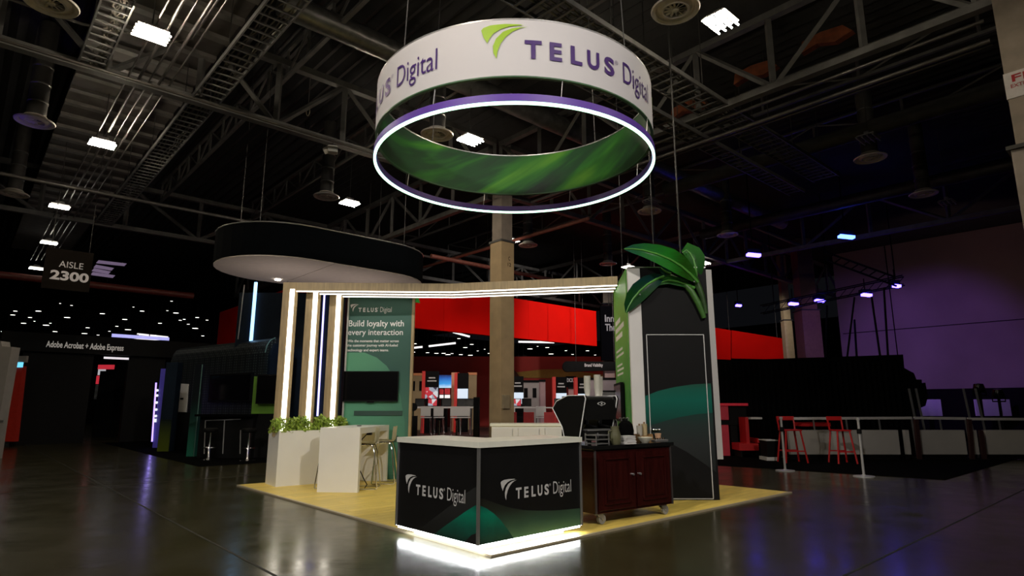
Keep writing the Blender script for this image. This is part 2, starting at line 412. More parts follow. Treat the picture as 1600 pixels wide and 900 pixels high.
DI = thing('air_diffuser', '', 'diffuser', group='round ceiling air diffusers')
MB().lathe([(.25, .14), (.28, .09), (.42, .02), (.45, 0), (.435, -.03), (.36, -.01), (.345, .03), (.28, .06)], n=32).build('outer_ring', DUCTW, DI, True, local=True)
MB().lathe([(.33, .05), (.27, .0), (.255, -.03), (.22, -.03), (.21, .02)], n=32).build('inner_ring', DUCTW, DI, True, local=True)
vm = MB().box((.13, 0, 0), (.16, .04, .01), rot=Matrix.Rotation(R(35), 3, 'X')).mesh('vane', DUCTW)
for k in range(12): place('vane', vm, DI, (0, 0, .0), k*math.pi/6)
MB().lathe([(.0, -.035), (.06, -.03), (.07, .0), (.05, .03)], n=16).build('hub', DUCTW, DI, True, local=True)
MB().cyl((0, 0, .1), (0, 0, 2.8), .22, n=24).build('drop_duct', STEELD, DI, True, local=True)
for z in (.5, 1.0, 1.5): MB().lathe([(.22, z), (.233, z+.01), (.233, z+.04), (.22, z+.05)], n=24).build('duct_seam', GALV, DI, True, local=True)
dif = [(.39, 13.12, 'round diffuser at the top left corner of the picture'), (.64, 19.29, 'round diffuser on the left, left of a lit lamp'), (9.1, 5.51, 'largest round diffuser, top edge right of the white sign'),
    (8.87, 12.88, 'round diffuser seen inside the glowing ring'), (8.87, 19.63, 'round diffuser below left of the glowing ring'), (19.44, 5.52, 'round diffuser at right under an unlit lamp'),
    (24.26, 5.38, 'round diffuser at right nearest the far beige wall'), (23.98, 12.61, 'round diffuser above the blue stage lights'), (.64, 26.71, 'lowest round diffuser at the left edge'),
    (18.73, 19.64, 'small round diffuser right of the central column'), (24.39, 19.55, 'small round diffuser left of the giant leaf'), (18.75, 12.95, 'round diffuser right of the ring under an unlit lamp')]
for i, (a, b, lab) in enumerate(dif):
    if i == 0:
        DI.location = HB(a, b, LZ); DI['label'] = lab; WM[DI.name] = Matrix.Translation(DI.location)
    else: copy_tree(DI, HB(a, b, LZ), random.random(), lab)

# ------------------------------------------------------------------ cable trays, conduits, ducts
rung = {}
TRAYM = mat('tray_grey', (.17, .17, .17), .5, metal=.3, noise=.2)
def tray(axis, c, t0, t1, z, wd, step, label, name='cable_tray'):
    P = (lambda t, o_, z_: HB(c+o_, t, z_)) if axis == 'b' else (lambda t, o_, z_: HB(t, c+o_, z_))
    o = thing(name, label, 'cable tray', P(t0, 0, z))
    for s in (-1, 1): MB().bar(P(t0, s*wd/2, z), P(t1, s*wd/2, z), .035, .11).build('side_rail', TRAYM, o)
    k = wd
    if k not in rung: rung[k] = MB().box((0, 0, 0), (wd, .045, .03)).mesh('rung', TRAYM)
    nn = int((t1-t0)/step); inv = WM[o.name].inverted()
    for i in range(nn): place('rung', rung[k], o, inv @ P(t0+step*(i+.5), 0, z-.03), ANG if axis == 'b' else ANG+math.pi/2)
    tt = t0+1.0
    while tt < t1:
        for s in (-1, 1): MB().cyl(P(tt, s*wd/2, z), P(tt, s*wd/2, 11.5), .012, n=6).build('hanger_rod', STEELD, o)
        tt += 3.5
    for q in range(5):
        off = random.uniform(-wd*.35, wd*.35)
        pts = [P(t0+(t1-t0)*i/40, off+random.uniform(-.05, .05), z+.02+random.random()*.05) for i in range(41)]
        MB().tube(pts, .018, 6).build('cable', mat('cable_grey', (.16, .15, .13), .6, noise=.2), o)
    return o
tray('a', 7.35, 4.5, 21, 9.0, .8, .3, 'wide ladder cable tray passing behind the top right of the round sign')
tray('a', 8.35, 9.5, 21, 8.75, .5, .3, 'narrow ladder cable tray right of the glowing ring')
tray('b', 3.75, 8.5, 30, 9.0, .6, .32, 'ladder cable tray at upper left beside the pipes')
tray('b', 1.35, 12.6, 15.8, 9.0, .5, .3, 'short ladder cable tray left of the upper left lamp')
PIPE = mat('pipe_steel', (.13, .12, .115), .35, metal=.5, noise=.2)
def pipe(pts, r, label, name='conduit_pipe', m=PIPE, n=10):
    o = tag(MB().tube(pts, r, n).build(name, m, None, True), label, 'pipe'); return o
lab = ['first', 'second', 'third', 'fourth', 'fifth']
for i in range(5):
    a = 2.05+i*.22
    pipe([HB(a, 9.5, 8.95+.04*i), HB(a, 40, 8.95+.04*i)], .022+.012*(i % 2), lab[i]+' thin conduit from the left in the pipe bundle at upper left')
pipe([HB(a, 23.9, 8.5) for a in (-12, 20)], .06, 'long straight pipe crossing the upper left below the second lamp')
pipe([HB(-6, 14.6, 9.3), HB(1.0, 14.6, 9.3), HB(2.6, 14.2, 9.4), HB(2.9, 13.8, 9.4), HB(2.9, 10, 9.4)], .03, 'bent conduit looping over the upper left pipe bundle')
pipe([HB(1.6, 11.6, 9.6), HB(3.6, 11.6, 9.6)], .03, 'short cross conduit at the top left')
pipe([HB(14.5, 1.75, 8.6), HB(14.5, 15, 8.6)], .05, 'straight bright conduit running to the taped column at right')
pipe([HB(14.75, 1.75, 8.62), HB(14.75, 15, 8.62)], .03, 'thin conduit beside the bright conduit at right')
pipe([HB(14.1, 1.75, 8.85), HB(14.1, 15, 8.85)], .04, 'conduit hung under the right roof truss')
pipe([HB(-12, 15.2, 8.7), HB(13, 15.2, 8.7)], .035, 'thin conduit under the left roof truss')
pipe([HB(4.4, 12.8, 10.5), HB(30, 12.8, 10.5)], .3, 'fat silver spiral duct at the top left of the round sign', 'air_duct', GALV, 20)
pipe([HB(19.4, -3, 9.6), HB(19.4, 12.6, 9.6)], .25, 'fat dark spiral duct feeding the right hand diffusers', 'air_duct', STEELD, 20)
pipe([HB(26, -3, 9.6), HB(26, 15, 9.6)], .25, 'fat dark spiral duct deep at right before the far wall', 'air_duct', STEELD, 20)
pipe([HB(a, 34, 7.0) for a in (-14, 8.5)], .16, 'dull red fat pipe running behind the aisle sign', 'air_duct', mat('pipe_red_brown', (.14, .025, .02), .5, noise=.2), 16)
pipe([HB(17, 14.5, 8.4), HB(17, 30, 8.4)], .07, 'reddish pipe right of the central column', m=mat('pipe_rust', (.2, .07, .05), .5, noise=.2))
pipe([HB(15, 22, 8.0), HB(32, 22, 8.0)], .09, 'reddish pipe sloping down towards the giant leaf', m=mat('pipe_rust', (.2, .07, .05), .5))
# plank soffit in the bay left of the tray
SOFT = mat('soffit_board', (.09, .08, .074), .7, noise=.2, nscale=3)
SOFR = mat('soffit_rib', (.17, .16, .155), .6, noise=.2, nscale=3)
so = MB().bar(HB(2.6, 9, 10.3), HB(2.6, 44, 10.3), 2.6, .08).build('ceiling_soffit', SOFT); struct('s', so)
rb = MB().box((0, 0, 0), (2.6, .22, .12)).mesh('soffit_rib', SOFR)
for i in range(24): place('soffit_rib', rb, so, HB(2.6, 9.5+i*1.05, 10.22), ANG)
# orange fire-proofing cloths in the right truss
ORG = mat('orange_cloth', (.2, .05, .015), .8, noise=.3, bump=.3, bscale=8)
for i, (b, dz) in enumerate(((8.6, 0), (6.6, .25), (4.8, .35))):
    P = lambda x, y, d: HB(14.6+d, b+x, 9.75+dz+y)
    tag(MB().prism([(-.6, 0), (-.2, -.1), (.2, .04), (.6, -.04), (.55, .25), (.1, .3), (-.4, .24)], P, .2).build('orange_cloth', ORG),
        ('orange cloth bundled in the right truss, nearest the ring', 'orange cloth bundled in the right truss, middle one', 'orange cloth bundled in the right truss, nearest the taped column')[i], 'cloth', 'orange cloths in the truss')

# ================================================================== THE BOOTH
# ------------------------------------------------------------------ plank floor
A0, A1, B0, B1 = 4.0, 10.4, 4.72, 11.75
fo = thing('booth_flooring', 'yellow oak plank flooring laid under the booth', 'flooring', HB(A0, B0), ANG)
MB().box(((A1-A0)/2, (B1-B0)/2, .004), (A1-A0, B1-B0, .008)).build('underlay', mat('underlay', (.2, .15, .08), .8, noise=.1), fo, local=True)
OAK = mat('oak_plank', (.8, .6, .13), .42, noise=.18, nscale=4, stretch=(.6, 8, 4), bump=.03, rnd=.1)
pl = {}
PW = (B1-B0)/39
for r in range(39):
    x = -((r*37) % 10)/10*1.28
    while x < A1-A0-1e-3:
        x0 = max(0, x); x1 = min(A1-A0, x+1.28); L = round(x1-x0-.004, 3)
        if L > .03:
            if L not in pl: pl[L] = MB().box((L/2, 0, 0), (L, PW-.004, .012)).mesh('plank', OAK)
            place('plank', pl[L], fo, (x0+.002, PW*(r+.5), .014))
        x += 1.28
for nm, c, s in (('edge_trim', ((A1-A0)/2, -.02, .01), (A1-A0+.08, .04, .02)), ('edge_trim', (-.02, (B1-B0)/2, .01), (.04, B1-B0, .02))):
    MB().box(c, s).build(nm, mat('trim_pale', (.5, .43, .3), .4, metal=.3, noise=.05), fo, local=True)
FZ = .02

# ------------------------------------------------------------------ reception counter
CL, CF, CR = Vector((-1.29, 7.17, 0)), Vector((-.325, 6.15, 0)), Vector((.775, 7.17, 0))
ul = (CL-CF).normalized(); ur = (CR-CF).normalized(); LL = (CL-CF).length; LR = (CR-CF).length
co = thing('reception_counter', 'black V-shaped reception counter with white top, logos and glowing base', 'counter', (CF.x, CF.y, FZ))
DEP = .62
inn = CF + ul*DEP + ur*DEP; Lb = CL + ur*DEP; Rb = CR + ul*DEP
V2 = lambda v: (v.x, v.y)
foot = [CF, CL, Lb, inn, Rb, CR]
def inset(poly, d):
    cx = CF+ul*d+ur*d
    return [cx, CL+ur*d-ul*d, Lb-ur*d-ul*d, inn-ul*d-ur*d, Rb-ul*d-ur*d, CR+ul*d-ur*d]
BLKPNL = mat('black_graphic_panel', (.006, .006, .0065), .45, noise=.1, spec=.3)
MB().plan([V2(v) for v in foot], .1, 1.0).build('body', BLKPNL, co)
MB().plan([V2(v) for v in inset(foot, .14)], FZ, .1).build('plinth', WHITEM, co)
ex = [CF-(ul+ur)*.02, CL+ul*.02-ur*.02, Lb+ul*.02, inn, Rb+ur*.02, CR+ur*.02-ul*.02]
MB().plan([V2(v) for v in ex], 1.0, 1.055).build('countertop', mat('countertop_white', (.78, .79, .7), .3, noise=.03), co)
for p in (CF, CL, CR): MB().box((p.x, p.y, .55), (.026, .026, .9), math.atan2(ul.y, ul.x)).build('corner_trim', ALU, co)
LEDBASE = glow('led_base_white', (.95, .98, 1), 20)
MB().bar(CF+ur*.032+ul*.02+Vector((0, 0, .088)), CL+ur*.032-ul*.02+Vector((0, 0, .088)), .05, .02).build('base_light', LEDBASE, co)
MB().bar(CF+ul*.032+ur*.02+Vector((0, 0, .088)), CR+ul*.032-ur*.02+Vector((0, 0, .088)), .05, .02).build('base_light', LEDBASE, co)
mL = plane_map(CL+Vector((0, 0, .1)), -ul); mR = plane_map(CF+Vector((0, 0, .1)), ur)
GREY1 = mat_grad('print_charcoal', [(0, (.009, .009, .009)), (.5, (.02, .021, .021)), (1, (.024, .026, .025))], 2)
TEAL1 = mat_grad('print_teal', [(0, (.008, .03, .022)), (.35, (.008, .09, .06)), (.75, (.003, .21, .125)), (1, (.006, .1, .07))], 2, noise=.3)
TEAL2 = mat_grad('print_teal_wide', [(0, (.07, .15, .085)), (.3, (.035, .08, .05)), (.65, (.02, .026, .018)), (1, (.014, .012, .01))], 2, noise=.15)
def swoosh(mp, W, H, pts, m, name, parent, d=.0015): return MB().prism([(x*W, y*H) for x, y in pts], mp, d).build(name, m, parent)
swoosh(mL, LL, .9, [(.3, .0), (.45, .14), (.6, .27), (.75, .4), (.88, .52), (.985, .6), (.985, 0)], GREY1, 'charcoal_graphic', co)
swoosh(mL, LL, .9, [(.5, .0), (.62, .11), (.75, .22), (.88, .33), (.985, .41), (.985, .12), (.93, .09), (.86, 0)], TEAL1, 'teal_graphic', co, .0025)
swoosh(mR, LR, .9, [(.015, .48), (.12, .42), (.25, .345), (.4, .285), (.55, .25), (.75, .22), (.985, .2), (.985, 0), (.015, 0)], TEAL2, 'charcoal_graphic', co)
swoosh(mR, LR, .9, [(.015, .4), (.07, .36), (.13, .3), (.19, .22), (.26, .1), (.31, 0), (.015, 0)], TEAL1, 'teal_graphic', co, .0025)
logo(LL*.75/466, LL*.11, .36, mL, co, LETG, LETG)
logo(LR*.70/466, LR*.19, .375, mR, co, LETG, LETG)

# ------------------------------------------------------------------ planter with shrubs
pf = Vector((-4.13, 11.08, 0)); pln = Vector((.79, .613, 0)); pdp = Vector((-.613, .79, 0)); PLL, PLD, PLH = 1.3, .6, .97
po = thing('planter_box', 'long white planter box at the left corner of the booth', 'planter', (pf.x, pf.y, FZ))
def prect(a0, a1, d0, d1): return [V2(pf+pln*a+pdp*d) for a, d in ((a0, d0), (a1, d0), (a1, d1), (a0, d1))]
for nm, r_ in (('front_panel', (0, PLL, 0, .03)), ('back_panel', (0, PLL, PLD-.03, PLD)), ('end_panel', (0, .03, .03, PLD-.03)), ('end_panel', (PLL-.03, PLL, .03, PLD-.03))):
    MB().plan(prect(*r_), FZ, PLH).build(nm, WHITE, po)
MB().plan(prect(.03, PLL-.03, .03, PLD-.03), PLH-.14, PLH-.06).build('soil', mat('soil', (.03, .02, .012), .9, noise=.4, bump=.5), po)
LEAFG = mat('shrub_leaf', (.3, .42, .06), .45, noise=.55, nscale=9, rnd=.1)
def shrub(c, rx, ry, h, n, label):
    o = thing('shrub', label, 'shrub', c, group='shrubs in the white planter'); rng = random.Random(int(c[0]*1000))
    st = MB()
    for k in range(7):
        an = rng.random()*6.28; st.tube([Vector(c), Vector(c)+Vector((math.cos(an)*rx*.6, math.sin(an)*ry*.6, h*.8))], .008, 5)
    st.build('stems', mat('stem', (.08, .06, .02), .7, noise=.2), o)
    lf = MB()
    for k in range(n):
        th = rng.random()*6.28; rr = rng.random()**.4; zz = rng.random()
        p = Vector(c)+Vector((math.cos(th)*rx*rr*(1-.35*zz*zz), math.sin(th)*ry*rr*(1-.35*zz*zz), .03+h*zz*(1-.25*rr)))
        d = Vector((rng.uniform(-1, 1), rng.uniform(-1, 1), rng.uniform(-.2, 1.2))).normalized(); s = rng.uniform(.045, .075)
        x = d.cross(Vector((rng.uniform(-1, 1), rng.uniform(-1, 1), .3))).normalized(); nn = x.cross(d)
        q = [lf.bm.verts.new(v) for v in (p, p+d*s*.5+x*s*.34+nn*s*.1, p+d*s, p+d*s*.5-x*s*.34+nn*s*.1)]
        lf.bm.faces.new((q[0], q[1], q[2])); lf.bm.faces.new((q[0], q[2], q[3]))
    f = lf.build('foliage', LEAFG, o); f['kind'] = 'stuff'
for i, (a, lb) in enumerate(((.12, 'low green shrub at the left end of the white planter'), (.48, 'low green shrub between the first and second lit posts'), (.84, 'low green shrub between the second and third lit posts'), (1.13, 'low green shrub right of the third lit post by the green wall'))):
    c = pf+pln*a+pdp*.22; shrub((c.x, c.y, PLH-.07), .22, .24, .3, 900, lb)

# ------------------------------------------------------------------ three lit portal frames
FT = 3.7
posts = [Vector((-4.19, 11.3, 0)), Vector((-3.84, 11.58, 0)), Vector((-3.47, 11.86, 0))]
kink = [Vector((-1.17, 11.42, 0)), Vector((-1.17, 11.7, 0)), Vector((-1.17, 11.98, 0))]
rend = [Vector((1.895, 10.75, 0)), Vector((1.91, 11.03, 0)), Vector((1.925, 11.31, 0))]
for i in range(3):
    p, k, e = posts[i], kink[i], rend[i]
    o = thing('lit_portal', ('oak portal frame with glowing strip, leftmost and frontmost of three', 'oak portal frame with glowing strip, middle of three', 'oak portal frame with glowing strip, rightmost post of three')[i], 'light frame', (p.x, p.y, PLH-.1), group='lit oak frames')
    MB().box((p.x, p.y, (PLH-.1+FT)/2), (.25, .1, FT-PLH+.1)).build('post', WOODT, o)
    MB().box((p.x+.055, p.y-.052, (PLH-.1+FT-.13)/2), (.085, .012, FT-.13-PLH+.1)).build('post_light_strip', LEDW, o)
    z0 = Vector((0, 0, FT-.08))
    s = Vector((p.x-.125, p.y, 0))
    for q0, q1 in ((s, k), (k, e)):
        d = (q1-q0).normalized(); nrm = Vector((d.y, -d.x, 0))
        MB().bar(q0+z0, q1+z0+d*.01, .1, .16).build('beam', WOODT, o)
        off = nrm*.03-Vector((0, 0, .166))+Vector((0, 0, FT))
        MB().bar((q0 if q0 is not s else s+d*.16)+off, q1+off, .045, .014).build('beam_light_strip', LEDB, o)

# ------------------------------------------------------------------ teal wall with text, television
tp = thing('graphic_wall', 'narrow teal graphic wall with white slogan text', 'wall panel', (-2.67, 12.3, FZ))
TX0, TX1, TY, TH = -3.31, -2.03, 12.22, 3.62
TEALW = mat_grad('teal_wall_print', [(0, (.07, .2, .135)), (.35, (.06, .165, .12)), (.6, (.04, .105, .085)), (1, (.055, .135, .11))], 2, noise=.08)
MB().box(((TX0+TX1)/2, TY+.04, (TH+FZ)/2), (TX1-TX0, .08, TH-FZ)).build('panel', TEALW, tp)
MB().box((TX0-.015, TY+.03, TH/2), (.03, .11, TH-.02)).build('edge_trim', WHITEM, tp)
MB().box((TX1+.025, TY+.03, TH/2), (.05, .11, TH-.02)).build('edge_trim', WOODT, tp)
mW = plane_map((TX0, TY, 0), (1, 0, 0))
swoosh(mW, 1, 1, [(0, 1.05), (0, 2.46), (.35, 2.46), (.6, 2.36), (.8, 2.2), (.98, 1.95), (1.1, 1.6), (1.2, 1.1), (1.24, .1), (0, .1)], mat_grad('green_print', [(0, (.11, .34, .2)), (.4, (.1, .3, .18)), (1, (.07, .2, .14))], 0), 'green_graphic', tp, .002)
def ty(py): return PY(590, py, TY).z
def tx(px, py=510): return PY(px, py, TY).x-TX0
a, b, t, r, d = logo_parts((tx(611)-tx(546))/466, tx(546), ty(487.5))
lettering([a, b, t, r, d], mW, LETW, tp, 'logo_lettering')
lettering([text_fit('Build loyalty with', tx(545), tx(631), ty(510), ty(500.5)-ty(510), .008), text_fit('every interaction', tx(544.5), tx(630), ty(523.5), ty(514.5)-ty(523.5), .008)], mW, LETW, tp, 'slogan_lettering')
lettering([text_fit('Win the moments that matter across', tx(544), tx(624), ty(534.7), ty(530.7)-ty(534.7), .016), text_fit('the customer journey with AI-fueled', tx(544), tx(622.5), ty(541.5), ty(537.5)-ty(541.5), .016),
    text_fit('technology and expert teams.', tx(544), tx(609), ty(549), ty(545)-ty(549), .016)], mW, LETW, tp, 'small_lettering')
for zc, x_, w_ in ((1.33, .62, 1.0), ):
    MB().box((TX0+.68, TY-.012, 1.27), (.95, .024, .09)).build('socket_rail', mat('dark_teal', (.02, .06, .045), .5, noise=.1), tp)
MB().box((TX0+1.03, TY-.008, .78), (.12, .016, .12)).build('wall_outlet', mat('dark_teal', (.02, .06, .045), .5), tp)
tv = thing('television', 'black flat television mounted on the teal slogan wall', 'television', ((TX0+TX1)/2-.1, TY-.05, 1.49))
q0 = PY(538, 580, TY-.06); q1 = PY(621.5, 627.5, TY-.06)
MB().box(((q0.x+q1.x)/2, TY-.055, (q0.z+q1.z)/2), (q1.x-q0.x, .05, q0.z-q1.z), bev=.006).build('bezel', BLK, tv)
MB().box(((q0.x+q1.x)/2, TY-.081, (q0.z+q1.z)/2+.008), (q1.x-q0.x-.03, .004, q0.z-q1.z-.045)).build('screen', BLKG, tv)
MB().box(((q0.x+q1.x)/2, TY-.015, (q0.z+q1.z)/2), (.5, .03, .4)).build('wall_mount', BLK, tv)
MB().box(((q0.x+q1.x)/2, TY-.06, q1.z-.012), (.14, .03, .024)).build('sensor_bar', BLK, tv)

# ------------------------------------------------------------------ high table and stools
tb = thing('high_table', 'tall white waterfall table in front of the planter', 'table', (-2.85, 10.4, FZ))
fl_, fr_, br_, bl_ = Vector((-3.2, 10.42, 0)), Vector((-2.52, 10.36, 0)), Vector((-2.37, 12.02, 0)), Vector((-3.05, 12.08, 0))
td = (br_-fr_).normalized(); tw = (fr_-fl_).normalized()
MB().plan([V2(v) for v in (fl_, fr_, br_, bl_)], .95, 1.05).build('table_top', WHITE, tb)
MB().plan([V2(v) for v in (fl_, fr_, fr_+td*.09, fl_+td*.09)], FZ, .95).build('end_panel', WHITE, tb)
MB().plan([V2(v) for v in (bl_-td*.09, br_-td*.09, br_, bl_)], FZ, .95).build('end_panel', WHITE, tb)
gp = (fl_+br_)/2+td*.1
MB().cyl((gp.x, gp.y, 1.05), (gp.x, gp.y, 1.062), .04, n=14).build('cable_grommet', BLK, tb)
MB().box((fr_.x+.03, fr_.y+.55, .93), (.07, .12, .04)).build('power_box', BLK, tb)
MB().tube([fr_+Vector((.0, .5, .93)), fr_+Vector((-.1, .4, .8)), fr_+Vector((-.15, .25, .74)), fr_+Vector((-.1, .2, .5)), fr_+Vector((.02, .32, .2)), fr_+Vector((.06, .4, .1)), fr_+Vector((.0, .5, .03))], .008, 6).build('power_cord', BLK, tb, True)
def make_stool():
    o = thing('bar_stool', '', 'bar stool', group='white bar stools at the high table')
    # curved shell: seat and back in one sweep, facing -x (towards the table), back at +x
    prof = [(-.2, .735), (-.15, .75), (-.05, .742), (.07, .738), (.14, .75), (.175, .79), (.185, .86), (.19, .95), (.2, 1.02)]
    s = MB(); N = 8; rows = []
    for i, (x, z) in enumerate(prof):
        wd = .19-.02*(i/8); r_ = []
        for k in range(N+1):
            y = -wd+2*wd*k/N; c = (y/wd)**2
            r_.append(s.bm.verts.new(Vector((x-.05*c*(i > 4), y, z+.03*c*(i <= 4)))))
        rows.append(r_)
    for A, B in zip(rows, rows[1:]):
        for k in range(N): s.bm.faces.new((A[k], A[k+1], B[k+1], B[k]))
    bmesh.ops.solidify(s.bm, geom=s.bm.faces[:], thickness=.014)
    s.build('seat_shell', CREAM, o, True, local=True)
    for y in (-1, 1):
        MB().tube([(-.02, y*.13, .73), (-.13, y*.17, .715), (-.16, y*.19, .6), (-.2, y*.22, .03), (-.19, y*.22, .012), (-.15, y*.22, .011), (.16, y*.22, .011), (.2, y*.22, .012), (.21, y*.22, .03), (.14, y*.18, .6), (.1, y*.16, .72), (0, y*.13, .73)], .011, 8).build('sled_leg', CHROME, o, True, local=True)
    MB().tube([(-.19, -.205, .3), (-.19, .205, .3)], .01, 8).build('footrest', CHROME, o, True, local=True)
    MB().box((0, 0, .735), (.22, .24, .012)).build('mount_plate', BLK, o, local=True)
    return o
st = make_stool(); st.location = (-2.5, 10.88, FZ); st.rotation_euler.z = .08; st['label'] = 'white bar stool nearest the camera on the right side of the high table'
copy_tree(st, (-2.33, 11.58, FZ), .05, 'white bar stool farther back on the right side of the high table')
copy_tree(st, (-3.17, 11.02, FZ), math.pi+.1, 'white bar stool on the planter side, mostly hidden by the high table')

# ------------------------------------------------------------------ white back counter
bc = thing('storage_counter', 'low cream white storage counter behind the reception counter', 'counter', (.5, 12.2, FZ))
q0 = PY(768, 662, 12.2); q1 = PY(893, 662, 12.2)
MB().box(((q0.x+q1.x)/2, 12.45, .5+FZ), (q1.x-q0.x, .5, 1.0)).build('body', WHITE, bc)
MB().box(((q0.x+q1.x)/2, 12.45, 1.045), (q1.x-q0.x+.06, .55, .05)).build('counter_top', mat('countertop_white', (.78, .79, .7), .3), bc)
for k in range(3):
    x = q0.x+(q1.x-q0.x)*(k+.5)/3
    d_ = MB().box((x, 12.19, .52), ((q1.x-q0.x)/3-.012, .02, .93)).build('door', WHITEM, bc)
    MB().box((x+.15, 12.175, .9), (.012, .015, .12)).build('handle', ALU, d_)

# ------------------------------------------------------------------ dark tower with door, mural, leaves
TWY = 9.56; TZ = 3.61
tw0, tw1 = 2.06, 3.12
to = thing('storage_tower', 'dark charcoal booth tower with teal mural, hidden door and white borders', 'tower', (2.5, TWY+.9, FZ))
CHAR = mat('charcoal_print', (.005, .005, .0055), .6, noise=.08, spec=.15)
MB().plan([(1.87, TWY+.1), (3.1, TWY+.1), (3.1, 11.55), (1.99, 11.55)], FZ, TZ-.02).build('body', CHAR, to)
MB().box(((tw0+tw1)/2, TWY+.03, (TZ-.03+FZ)/2), (tw1-tw0, .06, TZ-.03-FZ)).build('front_panel', CHAR, to)
MB().box((1.96, TWY+.05, TZ/2+FZ/2), (.2, .08, TZ-FZ)).build('white_border', WHITEM, to)
MB().box((3.2, TWY+.3, (TZ+.58)/2+.01), (.19, .1, TZ-.58)).build('white_border', WHITEM, to)
MB().box(((1.87+tw1)/2, TWY+.03, TZ-.008), (tw1-1.87, .07, .016)).build('top_trim', ALU, to)
mT = plane_map((tw0, TWY, 0), (1, 0, 0))
def tz(py): return PY(1055, py, TWY).z
GRT = mat_grad('tower_teal', [(0, (.006, .035, .028)), (.25, (.003, .075, .055)), (.6, (.001, .11, .08)), (.9, (.004, .095, .066)), (1, (.012, .07, .045))], 2, noise=.12)
GRD = mat_grad('tower_grey_green', [(0, (.014, .016, .016)), (.45, (.022, .026, .027)), (.8, (.018, .032, .03)), (1, (.01, .04, .033))], 2, noise=.12)
W_ = tw1-tw0
swoosh(mT, 1, 1, [(0, tz(667)), (0, tz(619)), (.2, tz(611)), (.45, tz(605)), (.75, tz(600.5)), (W_-.03, tz(599)), (W_-.03, tz(645)), (.8, tz(647)), (.5, tz(652)), (.25, tz(659))], GRT, 'teal_band', to, .002)
swoosh(mT, 1, 1, [(0, tz(667)), (.25, tz(659)), (.5, tz(652)), (.8, tz(647)), (W_-.03, tz(645)), (W_-.03, tz(738)), (.85, tz(724)), (.6, tz(706)), (.42, tz(696)), (.2, tz(702)), (0, tz(712))], GRD, 'grey_green_band', to, .002)
dl, dr_, dt = .06, W_-.1, tz(523)
for p0, p1 in (((dl, FZ+.02), (dl, dt)), ((dr_, FZ+.02), (dr_, dt)), ((dl, dt), (dr_, dt)), ((dl, FZ+.02), (dr_, FZ+.02))):
    MB().bar(mT(*p0, .006), mT(*p1, .006), .012, .014, up=(0, 1, 0)).build('door_outline', LETG, to)
hx = PY(1019, 671, TWY)
h_ = MB().cyl((hx.x, TWY, hx.z), (hx.x, TWY-.05, hx.z), .026, n=14).build('door_handle', CHROME, to, True)
MB().cyl((hx.x, TWY-.045, hx.z), (hx.x+.11, TWY-.045, hx.z), .009, n=10).build('lever', CHROME, h_, True)
MB().cyl((hx.x+.01, TWY, hx.z-.1), (hx.x+.01, TWY-.015, hx.z-.1), .03, n=14).build('lock_plate', CHROME, h_, True)
# green side wall with text
GS0, GS1 = Vector((1.862, TWY+.1, 0)), Vector((1.985, 11.6, 0))
gd = (GS1-GS0).normalized(); gn = Vector((-gd.y, gd.x, 0)).normalized()
if gn.x > 0: gn = -gn
GRN = mat_grad('green_side_print', [(0, (.03, .14, .05)), (.4, (.07, .28, .06)), (.75, (.2, .48, .1)), (1, (.12, .4, .08))], 2, noise=.25)
MB().plan([V2(v) for v in (GS0, GS1, GS1+gn*.02, GS0+gn*.02)], FZ, TZ-.02).build('green_side', GRN, to)
mG = lambda x, y, d: GS1 - gd*x + gn*(.02+d) + Vector((0, 0, y))
GL = (GS1-GS0).length
for z, x0, x1, h in ((2.86, .25, 1.0, .085), (2.72, .25, 1.5, .085), (2.58, .25, 1.25, .085), (2.36, .25, 1.2, .04), (2.27, .25, 1.35, .04), (2.1, .3, 1.1, .035), (2.02, .3, 1.3, .035), (1.94, .3, 1.2, .035)):
    MB().prism([(x0, z), (x1, z), (x1, z+h), (x0, z+h)], mG, .003).build('text_line', LETW, to)
st_ = thing('side_screen', 'black screen mounted on the green side of the tower', 'screen', GS1-gd*.6+gn*.05+Vector((0, 0, 1.25)))
MB().prism([(.25, 1.15), (1.35, 1.15), (1.35, 1.8), (.25, 1.8)], lambda x, y, d: mG(x, y, d+.02), .05).build('screen_body', BLK, st_)
MB().prism([(.29, 1.19), (1.31, 1.19), (1.31, 1.76), (.29, 1.76)], lambda x, y, d: mG(x, y, d+.071), .003).build('display', BLKG, st_)
MB().prism([(.6, 1.35), (1.0, 1.35), (1.0, 1.6), (.6, 1.6)], lambda x, y, d: mG(x, y, d+.002), .02).build('wall_mount', BLK, st_)

# leaf sculpture: curved blades standing off the tower
def blade(spine, hw, Y0, bow, m, name, parent, fold=.25, side=(1, 1)):
    """spine: px points from base to tip; hw: half widths in px; edges bend towards the viewer by fold"""
    P = [PY(x, y, Y0-b_) for (x, y), b_ in zip(spine, bow)]
    n_ = len(P); s = MB(); rows = []
    for i, p in enumerate(P):
        t = (P[min(i+1, n_-1)]-P[max(i-1, 0)]).normalized(); lat = t.cross(Vector((0, -1, 0))).normalized()
        wd = hw[i]*Y0/F
        rows.append([s.bm.verts.new(p+lat*wd*u*(side[0] if u < 0 else side[1])+Vector((0, -fold*wd*abs(u), 0))) for u in (-1, -.75, -.4, 0, .4, .75, 1)])
    for A, B in zip(rows, rows[1:]):
        for k in range(6): s.bm.faces.new((A[k], A[k+1], B[k+1], B[k]))
    bmesh.ops.solidify(s.bm, geom=s.bm.faces[:], thickness=.02)
    o = s.build(name, m, parent, True)
    MB().tube([p+Vector((0, -.012, 0)) for p in P], [.022-.016*i/n_ for i in range(n_)], 6).build('midrib', mat('leaf_rib', (.09, .3, .05), .4, noise=.1), o, True)
    return o
lo_ = thing('leaf_sculpture', 'giant glossy green leaf sculpture hanging over the dark tower', 'sculpture', (2.8, TWY-.1, 2.8))
